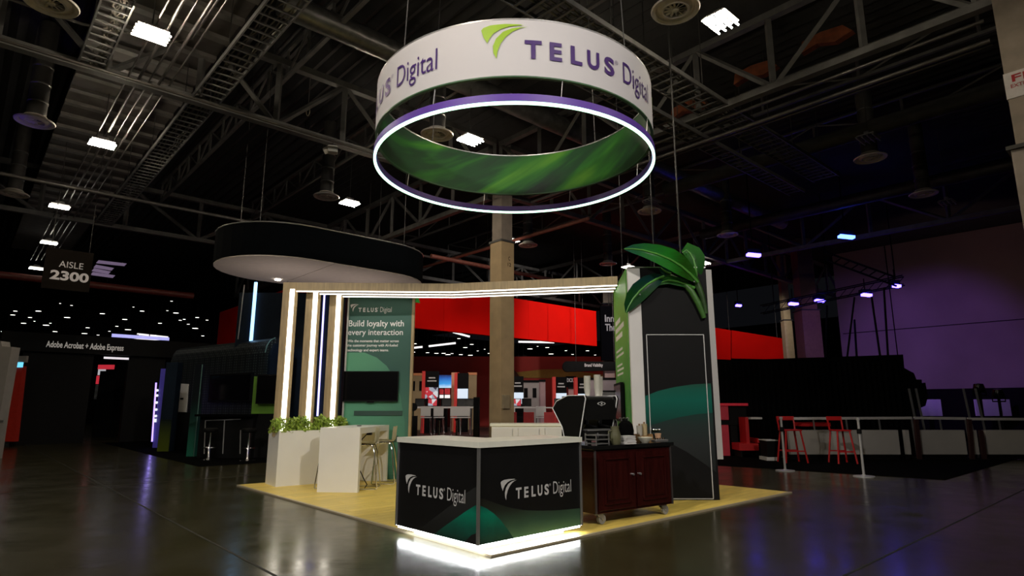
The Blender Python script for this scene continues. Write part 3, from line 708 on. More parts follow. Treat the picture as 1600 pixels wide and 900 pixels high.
LF1 = mat_grad('leaf_print_bright', [(0, (.02, .1, .1)), (.25, (.03, .22, .05)), (.55, (.03, .3, .03)), (.8, (.03, .13, .012)), (1, (.05, .22, .03))], 0, rough=.3, noise=.35, nscale=(2, 1, 6))
LF2 = mat_grad('leaf_print_mid', [(0, (.02, .09, .02)), (.5, (.035, .17, .03)), (1, (.05, .26, .04))], 2, rough=.3, noise=.3)
LF3 = mat_grad('leaf_print_dark', [(0, (.012, .085, .03)), (.5, (.015, .1, .02)), (.85, (.008, .06, .06)), (1, (.015, .05, .02))], 2, rough=.3, noise=.3)
blade([(1090, 441), (1078, 428), (1064, 416), (1046, 405), (1026, 397), (1004, 391), (988, 389), (975, 389)], [3, 11, 16, 17, 15, 11, 7, 1], TWY-.12, [0, .08, .16, .22, .24, .24, .2, .15], LF1, 'leaf_blade', lo_)
blade([(1088, 438), (1088, 428), (1086, 416), (1083, 405), (1078, 396), (1072, 391), (1066, 395)], [2, 9, 15, 18, 17, 12, 3], TWY+.05, [0, .04, .05, .05, .03, 0, 0], LF2, 'leaf_blade', lo_)
blade([(1037, 432), (1026, 436), (1012, 444), (999, 455), (989, 467), (982, 479), (978, 489)], [3, 10, 14, 15, 13, 8, 1], TWY-.03, [.03, .06, .07, .07, .06, .05, .03], LF3, 'leaf_blade', lo_)
blade([(1048, 428), (1042, 426), (1036, 422), (1031, 418)], [2, 7, 7, 3], TWY-.02, [.03, .04, .04, .03], mat_grad('leaf_print_teal', [(0, (.01, .1, .07)), (1, (.02, .16, .1))], 0), 'leaf_blade', lo_)
blade([(1085, 450), (1072, 444), (1058, 440), (1044, 438), (1030, 442), (1018, 450)], [2, 6, 7, 6, 4, 1], TWY-.02, [.03, .05, .06, .06, .05, .03], LF2, 'leaf_blade', lo_)
STEM = mat('stem_print', (.03, .07, .02), .35, noise=.4)
MB().tube([PY(x, y, TWY-.07) for x, y in ((1086, 434), (1091, 447), (1097, 462), (1101, 478), (1103, 490))], [.05, .05, .045, .04, .03], 10).build('stalk', STEM, lo_, True)
MB().tube([PY(x, y, TWY-.05) for x, y in ((1036, 431), (1050, 432), (1066, 440), (1080, 455), (1090, 472), (1098, 490), (1100, 497))], [.02, .03, .04, .05, .05, .045, .035], 10).build('stalk', mat('stalk_green', (.05, .14, .03), .35, noise=.3), lo_, True)
for x, y in ((1050, 410), (1000, 460), (1085, 440)): MB().cyl(PY(x, y, TWY-.2), PY(x, y, TWY+.06), .012, n=6).build('standoff_pin', ALU, lo_)

# ------------------------------------------------------------------ hanging drum sign and light ring
DC = Vector((.035, 9.24, 0)); DRD = 2.2; ZB, ZT = 5.51, 6.3
def ringpts(r, z, n=96): return [DC+Vector((r*math.sin(2*math.pi*k/n), -r*math.cos(2*math.pi*k/n), z)) for k in range(n)]
def band(r0, r1, z0, z1, n=96):
    s = MB(); q = [[s.bm.verts.new(p) for p in ringpts(r, z, n)] for r, z in ((r0, z0), (r0, z1), (r1, z1), (r1, z0))]
    for j in range(4):
        A, B = q[j], q[(j+1) % 4]
        for k in range(n): s.bm.faces.new((A[k], A[(k+1) % n], B[(k+1) % n], B[k]))
    return s
ds = thing('hanging_drum_sign', 'round white hanging fabric sign with purple and green logo', 'hanging sign', (DC.x, DC.y, ZB))
FAB = mat('white_stretch_fabric', (.555, .54, .56), .75, noise=.015, nscale=1)
band(DRD-.012, DRD, ZB, ZT).build('outer_fabric', FAB, ds, True)
def mat_aurora():
    m = bpy.data.materials.new('green_aurora_fabric'); m.use_nodes = True; nt = m.node_tree; b = nt.nodes['Principled BSDF']; L = nt.links.new
    tc = nt.nodes.new('ShaderNodeTexCoord'); mp = nt.nodes.new('ShaderNodeMapping'); mp.inputs['Scale'].default_value = (.22, .3, 1.5)
    m0 = nt.nodes.new('ShaderNodeMapping'); m0.inputs['Rotation'].default_value = (0, R(32), 0); L(tc.outputs['Object'], m0.inputs[0]); L(m0.outputs[0], mp.inputs[0])
    n = nt.nodes.new('ShaderNodeTexNoise'); n.inputs['Scale'].default_value = 1.5; n.inputs['Detail'].default_value = 3; n.inputs['Distortion'].default_value = .4; L(mp.outputs[0], n.inputs['Vector'])
    r = nt.nodes.new('ShaderNodeValToRGB'); e = r.color_ramp.elements
    e[0].position = .32; e[0].color = (.006, .016, .01, 1); e[1].position = .72; e[1].color = (.1, .3, .015, 1)
    x = e.new(.48); x.color = (.006, .06, .012, 1); x = e.new(.58); x.color = (.02, .15, .01, 1)
    L(n.outputs[0], r.inputs[0]); L(r.outputs[0], b.inputs['Base Color']); b.inputs['Roughness'].default_value = .7
    return m
AUR = mat_aurora()
band(DRD-.03, DRD-.016, ZB, ZT).build('inner_fabric', AUR, ds, True)
band(DRD-.04, DRD+.003, ZT, ZT+.02).build('top_hoop', ALU, ds)
band(DRD-.04, DRD+.003, ZB-.02, ZB).build('bottom_hoop', mat('hoop_green', (.02, .09, .03), .5, noise=.1), ds)
def theta(px, z):
    lo, hi = -1.3, 1.3
    for _ in range(50):
        m_ = (lo+hi)/2
        if proj(DC+Vector((DRD*math.sin(m_), -DRD*math.cos(m_), z)))[0] < px: lo = m_
        else: hi = m_
    return lo
zb_ = ZB+.235
t0, t1 = theta(752, zb_+.2), theta(1012, zb_)
shift = t1-theta(677, zb_+.1); ncp = max(1, round(2*math.pi/shift)); shift = 2*math.pi/ncp
kd = (t1-t0)*DRD/466
def cyl_map(th0): return lambda x, y, d: DC+Vector(((DRD+.006+d)*math.sin(th0+x/DRD), -(DRD+.006+d)*math.cos(th0+x/DRD), zb_+y))
for c in range(ncp):
    a, b, t, r, d = logo_parts(kd, 0, 0)
    sc = .26/(48*kd)
    f_ = lambda q: ([(x, y*sc) for x, y in q[0]], q[1])
    lettering([f_(a), f_(b)], cyl_map(t0-c*shift), LIME, ds, 'emblem', .006, .1); lettering([f_(t), f_(d), f_(r)], cyl_map(t0-c*shift), PURPLE, ds, 'lettering', .006, .1)
lr = thing('light_ring', 'glowing white ring with purple rim hanging under the drum sign', 'light ring', (DC.x, DC.y, 5.13))
band(DRD-.035, DRD+.015, 5.155, 5.255).build('purple_rim', mat('purple_rim', (.11, .045, .36), .45, noise=.05), lr, True)
RINGL = glow('ring_led', (.55, 1, .7), 2.2)
band(DRD-.025, DRD+.012, 5.125, 5.155).build('light_strip', RINGL, lr, True)
for k in range(8):
    an = 2*math.pi*(k+.35)/8; p = DC+Vector((DRD*.992*math.sin(an), -DRD*.992*math.cos(an), 0))
    MB().cyl(p+Vector((0, 0, 5.25)), p+Vector((.02, 0, ZB-.01)), .006, n=6).build('wire_tie', ALU, lr)
for k in range(4):
    an = 2*math.pi*(k+.5)/4; p = DC+Vector((DRD*.99*math.sin(an), -DRD*.99*math.cos(an), ZT))
    MB().cyl(p, Vector((p.x*.9+DC.x*.1, p.y*.9+DC.y*.1, 11.4)), .008, n=6).build('suspension_cable', STEELD, ds)
WIRE = mat('black_wire', (.025, .025, .025), .5, noise=.1)
for px, Yd, r_, lb in ((1064, 12.5, .018, 'thick black cable pair dropping behind the giant leaf'), (1022, 12.8, .012, 'thin steel wire dropping right of the glowing ring'), (972, 13.5, .008, 'thin steel wire dropping from the lower edge of the ring')):
    p = PY(px, 410, Yd)
    e_ = tag(MB().cyl((p.x, p.y, 3.0 if Yd > 13 else 2.9), (p.x, p.y, 11.5), r_, n=8).build('drop_cable', WIRE), lb, 'cable')

# ------------------------------------------------------------------ coffee cart
CTR = math.atan2(.59, .81)
ct = thing('coffee_cart', 'dark mahogany coffee cart on casters with black top', 'cart', (.98, 7.54, FZ), CTR)
MAH = mat('mahogany', (.03, .004, .0035), .22, noise=.35, nscale=4, stretch=(5, 5, .7), spec=.6)
BTOP = mat('black_stone', (.008, .008, .008), .15, noise=.2)
CW, CD = 1.4, .74
MB().box((CW/2, CD/2, .495), (CW, CD, .73)).build('body', MAH, ct, local=True)
MB().box((CW/2+.0, CD/2, .89), (CW+.08, CD+.06, .05), bev=.008).build('top', BTOP, ct, local=True)
for i in range(2):
    x0 = .05+i*.67; dr = MB().box((x0+.31, -.012, .49), (.63, .024, .66), bev=.004).build('door', MAH, ct, local=True)
    for c_, s_ in (((x0+.31, -.03, .75), (.44, .018, .02)), ((x0+.31, -.03, .23), (.44, .018, .02)), ((x0+.1, -.03, .49), (.02, .018, .54)), ((x0+.52, -.03, .49), (.02, .018, .54))):
        MB().box(c_, s_, bev=.005).build('moulding', MAH, dr, local=True)
    MB().box((x0+.31, -.027, .49), (.36, .01, .44), bev=.004).build('raised_panel', MAH, dr, local=True)
    MB().cyl((x0+(.58 if i == 0 else .04), -.02, .55), (x0+(.58 if i == 0 else .04), -.05, .55), .014, n=10).build('knob', ALU, dr, local=True)
for x, y in ((.0, -.003), (CW-.03, -.003), (.0, CD)): MB().box((x+.015, y, .5), (.03, .012, .74)).build('corner_edge', mat('edge_steel', (.12, .1, .1), .35, metal=.6, noise=.1), ct, local=True)
for x, y in ((.1, .05), (CW-.16, .05), (.1, CD-.08), (CW-.16, CD-.08)):
    cs = MB().box((x, y, .122), (.11, .07, .012)).build('caster', ALU, ct, local=True)
    for s in (-.028, .028): MB().prism([(-.045, .118), (.05, .118), (.065, .06), (.045, .045)], lambda a, z, d: Vector((x+a, y+s-.003+d, z)), .006).build('fork', ALU, cs, local=True)
    MB().cyl((x+.045, y-.02, .058), (x+.045, y+.02, .058), .056, n=20).build('wheel', mat('grey_rubber', (.25, .25, .25), .5, noise=.1), cs, local=True)
    MB().cyl((x+.045, y-.034, .058), (x+.045, y+.034, .058), .014, n=10).build('axle', ALU, cs, local=True)
KT = .915+FZ
def on_cart(x, y, z=0): return ct_m @ Vector((x, y, .915+z))
ct_m = WM[ct.name]
# espresso machine
em = thing('espresso_machine', 'black espresso machine with white-edged winged sides on the cart', 'espresso machine', on_cart(.02, .12), CTR)
BMET = mat('black_enamel', (.009, .009, .009), .2, noise=.1)
MB().box((.29, .3, .11), (.5, .46, .12)).build('base', BMET, em, local=True)
for x, y in ((.08, .1), (.5, .1), (.08, .5), (.5, .5)): MB().cyl((x, y, 0), (x, y, .05), .022, n=10).build('foot', ALU, em, local=True)
WING = [(.16, .03), (.42, .03), (.47, .2), (.66, .44), (.58, .53), (.36, .6), (.04, .6), (.02, .56)]
for x in (.0, .55):
    wg = MB().prism(WING, lambda y, z, d: Vector((x+d, y, z)), .03).build('side_wing', BMET, em, local=True)
    MB().tube([(x-.002, y, z) for y, z in WING[-2:]+WING[:1]], .007, 6).build('white_piping', LETW, wg, local=True)
    MB().tube([(x-.002, y, z) for y, z in WING[1:7]], .006, 6).build('white_piping', LETW, wg, local=True)
MB().prism([(.05, .3), (.42, .3), (.45, .58), (.07, .58), (.04, .55)], lambda y, z, d: Vector((.03+d, y, z)), .52).build('boiler_housing', BMET, em, local=True)
MB().box((.29, .3, .585), (.5, .44, .02)).build('cup_rail', ALU, em, local=True)
MB().box((.29, .42, .23), (.5, .08, .16)).build('splash_panel', mat('splash_dim', (.25, .24, .12), .35, metal=.4, noise=.1), em, local=True)
EMB = [(-.075, 0), (-.05, .016), (-.03, .016), (0, .03), (.03, .016), (.05, .016), (.075, 0), (.05, -.016), (.03, -.016), (0, -.03), (-.03, -.016), (-.05, -.016)]
eb = MB().prism(EMB, lambda x, z, d: Vector((.29+x, .046-d, .5+z)), .005).build('emblem', LETG, em, local=True)
MB().prism([(x*.75, z*.7) for x, z in EMB], lambda x, z, d: Vector((.29+x, .041-d, .5+z)), .002).build('emblem_field', BMET, eb, local=True)
MB().cyl((.29, .04, .5), (.29, .036, .5), .012, n=12).build('emblem_centre', LETG, eb, local=True)
for x in (.17, .4):
    g_ = MB().cyl((x, .2, .24), (x, .2, .3), .035, n=14).build('group_head', CHROME, em, True, local=True)
    MB().cyl((x, .2, .235), (x, .02, .215), .012, n=8).build('portafilter_handle', BLK, g_, True, local=True)
MB().box((.29, .18, .175), (.46, .24, .02)).build('drip_tray', ALU, em, local=True)
# cups stacked on the machine
CUPM = mat('paper_cup', (.58, .57, .5), .6, noise=.05)
cup_m = MB().lathe([(.0, 0), (.03, 0), (.043, .105), (.046, .11), (.042, .112), (.039, .1), (.026, .006), (0, .005)], n=18).mesh('paper_cup', CUPM, True)
lbs = ('left', 'middle', 'right')
for s, (x, y, n_) in enumerate(((.2, .2, 9), (.36, .18, 10), (.46, .24, 9))):
    for k in range(n_):
        p = em_p = WM[em.name] @ Vector((x, y, .596+.018*k))
        c = place('paper_cup', cup_m, None, p); tag(c, 'pale paper cup in the %s stack on the espresso machine' % lbs[s], 'cup', 'paper cups in the %s stack' % lbs[s])
# grinder with hopper
gr = thing('coffee_grinder', 'tall coffee grinder with clear cone hopper right of the espresso machine', 'grinder', on_cart(.76, .5), CTR)
MB().box((0, 0, .02), (.2, .28, .04), bev=.008).build('base', BMET, gr, local=True)
MB().box((0, .05, .25), (.16, .17, .42), bev=.03).build('motor_housing', BMET, gr, local=True)
MB().lathe([(.03, .46), (.04, .5), (.1, .62), (.105, .66), (.1, .66), (.095, .62), (.035, .5)], n=20).build('hopper', mat('smoked_plastic', (.2, .2, .2), .15, noise=.05), gr, True, local=True)
MB().cyl((0, 0, .66), (0, 0, .675), .115, n=20).build('hopper_lid', BLKG, gr, local=True)
MB().tube([(-.02, -.12, .3), (-.02, -.16, .28), (-.02, -.16, .1)], .012, 8).build('dosing_spout', CHROME, gr, True, local=True)
# wrapped dark bag, silver rack, napkins, jug
bg = thing('brewer_urn', 'black-covered bulky brewer standing right of the espresso machine', 'brewer', on_cart(.72, .15), CTR)
MB().lathe([(0, 0), (.085, 0), (.1, .06), (.105, .16), (.09, .24), (.05, .28), (0, .285)], n=20).build('cover', BLKF, bg, True, local=True)
MB().lathe([(.02, .28), (.03, .285), (.03, .31), (0, .315)], n=12).build('knob', BLK, bg, True, local=True)
gj = thing('olive_pitcher', 'olive grey pitcher between the espresso machine and the brewer', 'pitcher', on_cart(.4, .03), CTR)
MB().lathe([(0, 0), (.06, 0), (.075, .03), (.07, .12), (.05, .19), (.055, .22), (.05, .22), (.045, .19)], n=18).build('jug_body', mat('olive_glaze', (.11, .11, .06), .35, noise=.1), gj, True, local=True)
MB().tube([(-.06, 0, .17), (-.11, 0, .16), (-.115, 0, .08), (-.072, 0, .05)], .009, 6).build('handle', mat('olive_glaze', (.11, .11, .06), .35), gj, True, local=True)
np_ = thing('napkin_stack', 'loose white stack of paper napkins on the cart edge', 'napkins', on_cart(.6, .03), CTR)
for k in range(9): MB().box((random.uniform(-.006, .006), random.uniform(-.006, .006)-.02, .006+.0115*k), (.17, .13, .0095), random.uniform(-.12, .12)).build('napkin', WHITEM, np_, local=True)
rk = thing('steel_rack', 'small stacked steel pan rack at the left end of the cart', 'rack', on_cart(.03, -.01), CTR)
for z in (.02, .07, .12): MB().box((.1, .08, z), (.22, .2, .012)).build('steel_pan', ALU, rk, local=True)
for x, y in ((-.005, -.015), (.205, -.015), (-.005, .175), (.205, .175)): MB().box((x, y, .07), (.012, .012, .14)).build('corner_post', ALU, rk, local=True)
# syrup bottles and bar goods
bot = thing('syrup_bottle', '', 'bottle', group='syrup bottles on the cart')
MB().lathe([(0, 0), (.036, 0), (.04, .02), (.04, .14), (.03, .18), (.014, .21), (.014, .25), (0, .25)], n=16).build('glass_body', mat('amber_glass', (.1, .06, .03), .12, noise=.2), bot, True, local=True)
MB().lathe([(.0405, .04), (.0408, .04), (.0408, .12), (.0405, .12)], n=16).build('paper_label', WHITEM, bot, True, local=True)
MB().tube([(0, 0, .25), (0, 0, .31), (-.02, 0, .315), (-.045, 0, .305)], .007, 6).build('pump', ALU, bot, True, local=True)
for i, (x, y) in enumerate(((.95, .44), (1.04, .46), (1.13, .48))):
    lb = 'pump syrup bottle on the cart, %s of three' % ('leftmost', 'middle one', 'rightmost')[i]
    if i == 0: bot.location = on_cart(x, y); bot.rotation_euler.z = CTR; bot['label'] = lb; WM[bot.name] = Matrix.Translation(bot.location) @ Matrix.Rotation(CTR, 4, 'Z')
    else: copy_tree(bot, on_cart(x, y), CTR, lb)
bx = thing('wooden_caddy', 'tan wooden caddy tray holding stirrers on the cart', 'caddy', on_cart(1.03, .26), CTR)
TAN = mat('tan_wood', (.3, .17, .07), .5, noise=.2, nscale=8)
for c_, s_ in (((.12, -.07, .04), (.26, .01, .08)), ((.12, .07, .05), (.26, .01, .1)), ((-.005, 0, .05), (.01, .14, .1)), ((.245, 0, .05), (.01, .14, .1)), ((.12, 0, .005), (.26, .14, .01))):
    MB().box(c_, s_).build('side_board', TAN, bx, local=True)
for i, (x, y, h, m_, nm, lb) in enumerate(((1.1, .26, .2, mat('clear_grey', (.4, .38, .33), .2, noise=.1), 'stirrer_jar', 'tall pale jar of stirrers in the wooden caddy'), (1.2, .265, .22, mat('kraft', (.42, .33, .18), .7, noise=.1), 'sleeve_stack', 'tall kraft stack of cup sleeves in the wooden caddy'))):
    o = thing(nm, lb, 'jar', on_cart(x, y, .011), CTR)
    MB().lathe([(0, 0), (.036, 0), (.04, h), (.036, h), (.03, .01)], n=16).build('body', m_, o, True, local=True)
    for k in range(5): MB().box((-.015+.0075*k, .004*(k % 2), h*.62), (.004, .006, h*1.0)).build('stick', TAN, o, local=True)
cp = thing('tan_cup', 'tan paper cup standing at the right end of the cart', 'cup', on_cart(1.35, .16), CTR)
MB().lathe([(0, 0), (.032, 0), (.044, .1), (.04, .1), (.028, .006)], n=18).build('cup_body', mat('kraft_cup', (.5, .3, .18), .6, noise=.05), cp, True, local=True)
MB().lathe([(.044, .098), (.047, .102), (.044, .106), (.04, .1)], n=18).build('rim', mat('kraft_cup', (.5, .3, .18), .6), cp, True, local=True)
bw = thing('cream_bowl', 'shallow cream bowl at the front of the cart', 'bowl', on_cart(.99, .07), CTR)
MB().lathe([(0, 0), (.04, 0), (.09, .05), (.1, .07), (.092, .07), (.08, .05), (.03, .01)], n=20).build('bowl_body', CREAM, bw, True, local=True)
MB().lathe([(0, .004), (.045, .004), (.045, .012), (0, .012)], n=16).build('foot_ring', CREAM, bw, True, local=True)
ty_ = thing('steel_tray', 'small steel tray with clips at the right front of the cart', 'tray', on_cart(1.23, .03), CTR)
MB().box((0, 0, .02), (.24, .09, .03), bev=.005).build('tray_base', ALU, ty_, local=True)
for k in range(5): MB().cyl((-.09+.045*k, 0, .035), (-.09+.045*k, 0, .055), .014, n=10).build('clip', CHROME, ty_, True, local=True)

# ================================================================== NEIGHBOUR STAND AT LEFT
NAVY = mat('navy_panel', (.007, .014, .026), .6, noise=.15, spec=.15)
def mat_dots():
    m = bpy.data.materials.new('dotted_dark_wall'); m.use_nodes = True; nt = m.node_tree; b = nt.nodes['Principled BSDF']; L = nt.links.new
    tc = nt.nodes.new('ShaderNodeTexCoord'); mp = nt.nodes.new('ShaderNodeMapping'); mp.inputs['Scale'].default_value = (12, 12, 12); L(tc.outputs['Object'], mp.inputs[0])
    v = nt.nodes.new('ShaderNodeTexVoronoi'); v.inputs['Randomness'].default_value = 0; v.inputs['Scale'].default_value = 1; L(mp.outputs[0], v.inputs['Vector'])
    r = nt.nodes.new('ShaderNodeValToRGB'); r.color_ramp.elements[0].position = .3; r.color_ramp.elements[1].position = .36
    r.color_ramp.elements[0].color = (.08, .1, .09, 1); r.color_ramp.elements[1].color = (.005, .008, .011, 1)
    L(v.outputs['Distance'], r.inputs[0]); L(r.outputs[0], b.inputs['Base Color']); b.inputs['Roughness'].default_value = .5; b.inputs['Specular IOR Level'].default_value = .4
    return m
DOTS = mat_dots()
cn = thing('hanging_canopy', 'dark rounded hanging canopy with pale underside above the left stand', 'canopy', HB(7.7, 17.0, 5.2))
a0, a1, bc_, rr_ = 4.7, 10.9, 17.0, 1.85
st_pts = [(a0+rr_-rr_*math.sin(t), bc_+rr_*math.cos(t)) for t in [math.pi*i/16 for i in range(17)]] + [(a1-rr_+rr_*math.sin(t), bc_-rr_*math.cos(t)) for t in [math.pi*i/16 for i in range(17)]]
mpA = lambda z: (lambda x, y, d: HB(x, y, z+d))
MB().prism(st_pts, mpA(5.24), .86).build('dark_band', mat('canopy_dark', (.002, .0026, .0035), .95, noise=.1, spec=.03), cn)
sm = [(7.8+(x-7.8)*.995, 17+(y-17)*.985) for x, y in st_pts]
for s_, e_ in ((lambda x: x <= 7.21, 0), (lambda x: x >= 7.19, 1)):   # underside in two cloth halves with a seam
    pts = [p for p in sm if s_(p[0])]
    if e_ == 0: pts = [(7.19, sm[0][1])] + [p for p in sm if p[0] < 7.1] + [(7.19, sm[17][1])]
    else: pts = [(7.21, sm[17][1])] + [p for p in sm if p[0] > 7.3] + [(7.21, sm[0][1])]
    MB().prism(pts, mpA(5.2), .03).build('underside_cloth', mat('canopy_cloth', (.52, .46, .42), .8, noise=.05), cn)
MB().tube([HB(x, y, 6.11) for x, y in st_pts], .02, 6, closed=True).build('top_hoop', ALU, cn)
for a, b in ((5.5, 16.2), (10, 16.2), (5.5, 17.8), (10, 17.8)): MB().cyl(HB(a, b, 6.1), HB(a, b, 11.5), .01, n=6).build('suspension_wire', STEELD, cn)
dlp = MB().cyl(PY(434, 438, 18.1), PY(434, 438, 18.1)+Vector((0, 0, .1)), .09, n=14).build('downlight', mat('downlight', (.9, .85, .75), .4, emit=8), cn)
sp = bpy.data.lights.new('downlight_spot', 'SPOT'); sp.energy = 60; sp.spot_size = R(70); sp.color = (.55, .8, 1); sp.shadow_soft_size = .1
so_ = bpy.data.objects.new('downlight_spot', sp); COL.objects.link(so_); so_.location = PY(434, 438, 18.1)+Vector((0, 0, -.1)); so_.rotation_euler = (R(18), 0, 0)
# tall navy wall under canopy with light edges
nv = thing('tall_display_wall', 'tall navy wall under the canopy with a pale blue light edge', 'wall panel', (-7, 20.5, 0))
q0 = PY(374, 445, 20.3); q1 = PY(540, 460, 20.3)
MB().box(((q0.x+q1.x)/2, 20.55, 2.6), (q1.x-q0.x, .4, 5.2)).build('panel', NAVY, nv)
LEDBL = glow('led_pale_blue', (.3, .6, 1), 2.2); LEDVI = glow('led_violet', (.45, .42, 1), 2.0)
for (xa, ya), (xb, yb), m_ in (((400, 441), (392, 535), LEDBL), ((507.5, 452), (496, 650), LEDVI)):
    MB().bar(PY(xa, ya, 20.3), PY(xb, yb, 20.3), .1 if m_ is LEDBL else .05, .04, up=(0, 1, 0)).build('light_edge', m_, nv)
MB().bar(PY(382, 445, 20.32), PY(372, 530, 20.32), .03, .03, up=(0, 1, 0)).build('edge_trim', ALU, nv)
LIMEP = mat('lime_panel', (.1, .24, .015), .5, noise=.1)
nl = thing('lime_panel', 'lime green panel behind a black screen left of the lit posts', 'wall panel', PY(412, 722, 17.5))
q0 = PY(396, 588, 17.4); q1 = PY(436, 648, 17.4)
MB().box(((q0.x+q1.x)/2, 17.5, q0.z/2), (q1.x-q0.x, .1, q0.z)).build('panel', LIMEP, nl)
MB().box(((q0.x+q1.x)/2, 17.44, .45), (q1.x-q0.x+.01, .04, 1.5)).build('black_lower_panel', BLK, nl)
s2 = thing('television', 'black screen hung in front of the lime green panel', 'television', PY(415, 630, 17.3))
q2 = PY(402, 585, 17.25); q3 = PY(434, 631, 17.25)
MB().box(((q2.x+q3.x)/2, 17.3, (q2.z+q3.z)/2), (q3.x-q2.x, .06, q2.z-q3.z)).build('bezel', BLK, s2)
MB().box(((q2.x+q3.x)/2, 17.268, (q2.z+q3.z)/2), (q3.x-q2.x-.05, .006, q2.z-q3.z-.05)).build('screen', BLKG, s2)
MB().box(((q2.x+q3.x)/2, 17.38, (q2.z+q3.z)/2), (.2, .14, .2)).build('wall_mount', BLK, s2)
# dark dotted wall with rounded top and screen
dw = thing('dotted_wall', 'dark dotted wall with a rounded glossy top on the left stand', 'wall panel', HB(5.6, 18, 0))
w0, w1 = G(402, 708), G(253, 696.5)
wd_ = (w1-w0).normalized(); wn = Vector((-wd_.y, wd_.x, 0))
prof = [(0, 0), (0, 3.05), (.05, 3.28), (.15, 3.45), (.32, 3.55), (.8, 3.58), (.8, 0)]
if wn.dot(HB(5, 18)) < 0: wn = -wn
MB().prism(prof, lambda x, y, d: w0+wd_*d+wn*x+Vector((0, 0, y)), (w1-w0).length).build('panel', DOTS, dw)
MB().prism([(0, 0), (0, 3.0), (.15, 3.36), (.8, 3.4), (.8, 0)], lambda x, y, d: w0-wd_*(.12-d)+wn*(x+.12)+Vector((0, 0, y)), .12).build('end_cap', NAVY, dw)
MB().tube([w0+wn*x+Vector((0, 0, y+.01)) for x, y in prof[1:5]], .02, 6).build('edge_trim', mat('edge_teal', (.1, .2, .18), .4, noise=.1), dw)
s3 = thing('television', 'large dark screen on the dotted wall above the black bar', 'television', w0+wd_*1.3-wn*.08+Vector((0, 0, 1.6)))
def mD(x, y, d): return w0+wd_*x-wn*d+Vector((0, 0, y))
MB().prism([(.5, 1.55), (3.0, 1.55), (3.0, 2.45), (.5, 2.45)], mD, .09).build('bezel', BLK, s3)
MB().prism([(.55, 1.6), (2.95, 1.6), (2.95, 2.4), (.55, 2.4)], lambda x, y, d: mD(x, y, d+.09), .004).build('screen', BLKG, s3)
# black bar table with stools
bt = thing('black_bar_table', 'black bar table with thin white outline before the dotted wall', 'table', (-7.6, 17.3, 0))
q0 = PY(304, 648, 17.0); q1 = PY(394, 648, 17.0)
MB().box(((q0.x+q1.x)/2, 17.3, 1.16), (q1.x-q0.x, .6, .06)).build('bar_top', BLKG, bt)
MB().box(((q0.x+q1.x)/2, 17.4, .57), (q1.x-q0.x-.1, .35, 1.12)).build('bar_body', BLK, bt)
LN = mat('thin_white_line', (.3, .3, .3), .5, noise=.05)
for p0, p1 in (((321, 657), (351, 656)), ((321, 657), (319, 709)), ((351, 656), (348, 709)), ((352, 656), (376, 655)), ((376, 672), (375, 709))):
    MB().bar(PY(*p0, 17.21), PY(*p1, 17.21), .02, .02, up=(0, 1, 0)).build('outline_strip', LN, bt)
bs = thing('chrome_bar_stool', '', 'bar stool', group='black bar stools with chrome posts')
MB().lathe([(0, 0), (.21, 0), (.21, .012), (.06, .03), (.035, .06), (.03, .72), (0, .72)], n=24).build('pedestal', CHROME, bs, True, local=True)
MB().lathe([(0, .72), (.15, .72), (.19, .75), (.19, .8), (.16, .83), (0, .835)], n=20).build('seat', BLK, bs, True, local=True)
MB().tube([(.16*math.cos(t), .16*math.sin(t), .32) for t in [2*math.pi*k/16 for k in range(16)]], .011, 6, closed=True).build('footring', CHROME, bs, True, local=True)
bs.location = G(325, 719); bs['label'] = 'left black bar stool with chrome post before the black bar'; bs.location.z = 0
o = copy_tree(bs, G(386, 720), 0, 'right black bar stool with chrome post before the black bar')
# carpet of the left stand
tag(MB().prism([(4.5, 16.0), (12.2, 16.0), (12.2, 29), (4.5, 29)], lambda x, y, d: HB(x, y, .002+d), .008).build('black_carpet', mat('black_carpet', (.002, .002, .002), .95, noise=.4, nscale=60, bump=.3, bscale=200, spec=.03)), 'black carpet under the left neighbouring stand', 'carpet')
# stand column with light strip and icons, white side board
ks = thing('icon_kiosk', 'slim kiosk with violet edge and small white icons left of the dotted wall', 'kiosk', G(240, 700))
MB().box((G(242, 700).x, G(242, 700).y+.05, 1.35), (.17, .12, 2.7)).build('body', mat('violet_print', (.03, .025, .12), .4, noise=.1, emit=.08, ecol=(.2, .15, .9)), ks)
yk = G(241, 700).y-.06
MB().bar(PY(237.5, 690, yk), PY(244, 598, yk), .04, .03, up=(0, 1, 0)).build('light_edge', glow('led_violet2', (.35, .25, 1), 2.2), ks)
for i, y in enumerate((610, 618, 629, 640, 650)):
    MB().cyl(PY(246-.06*(y-610), y, yk), PY(246-.06*(y-610), y, yk)+Vector((0, -.01, 0)), .045, n=12).build('icon', glow('icon_white', (.9, .95, 1), .8), ks)
MB().box(PY(244.5-2.6, 657, yk), (.11, .02, .12)).build('icon', glow('icon_white', (.9, .95, 1), .8), ks)
wb = thing('white_side_board', 'stepped white board with a small dark mark left of the dotted wall', 'board', PY(280, 645, 20.5))
pts = [(PY(x, y, 20.5).x, PY(x, y, 20.5).z) for x, y in ((264, 643), (264, 631), (271.5, 630), (275, 599), (294, 600), (291, 644))]
MB().prism(pts, lambda x, y, d: Vector((x, 20.5+d, y)), .05).build('board', WHITEM, wb)
MB().box(PY(284, 623, 20.48), (.1, .02, .06)).build('mark', BLK, wb)
MB().box((PY(280, 644, 20.5).x, 20.75, .6), (.9, .4, 1.2)).build('black_base', BLK, wb)
ep = thing('dark_end_pillar', 'dark pillar with painted lime reflection between the icon kiosk and white board', 'pillar', G(253, 706))
p_ = G(253, 706); MB().box((p_.x, p_.y+.2, 1.4), (.38, .3, 2.8)).build('pillar_body', NAVY, ep)
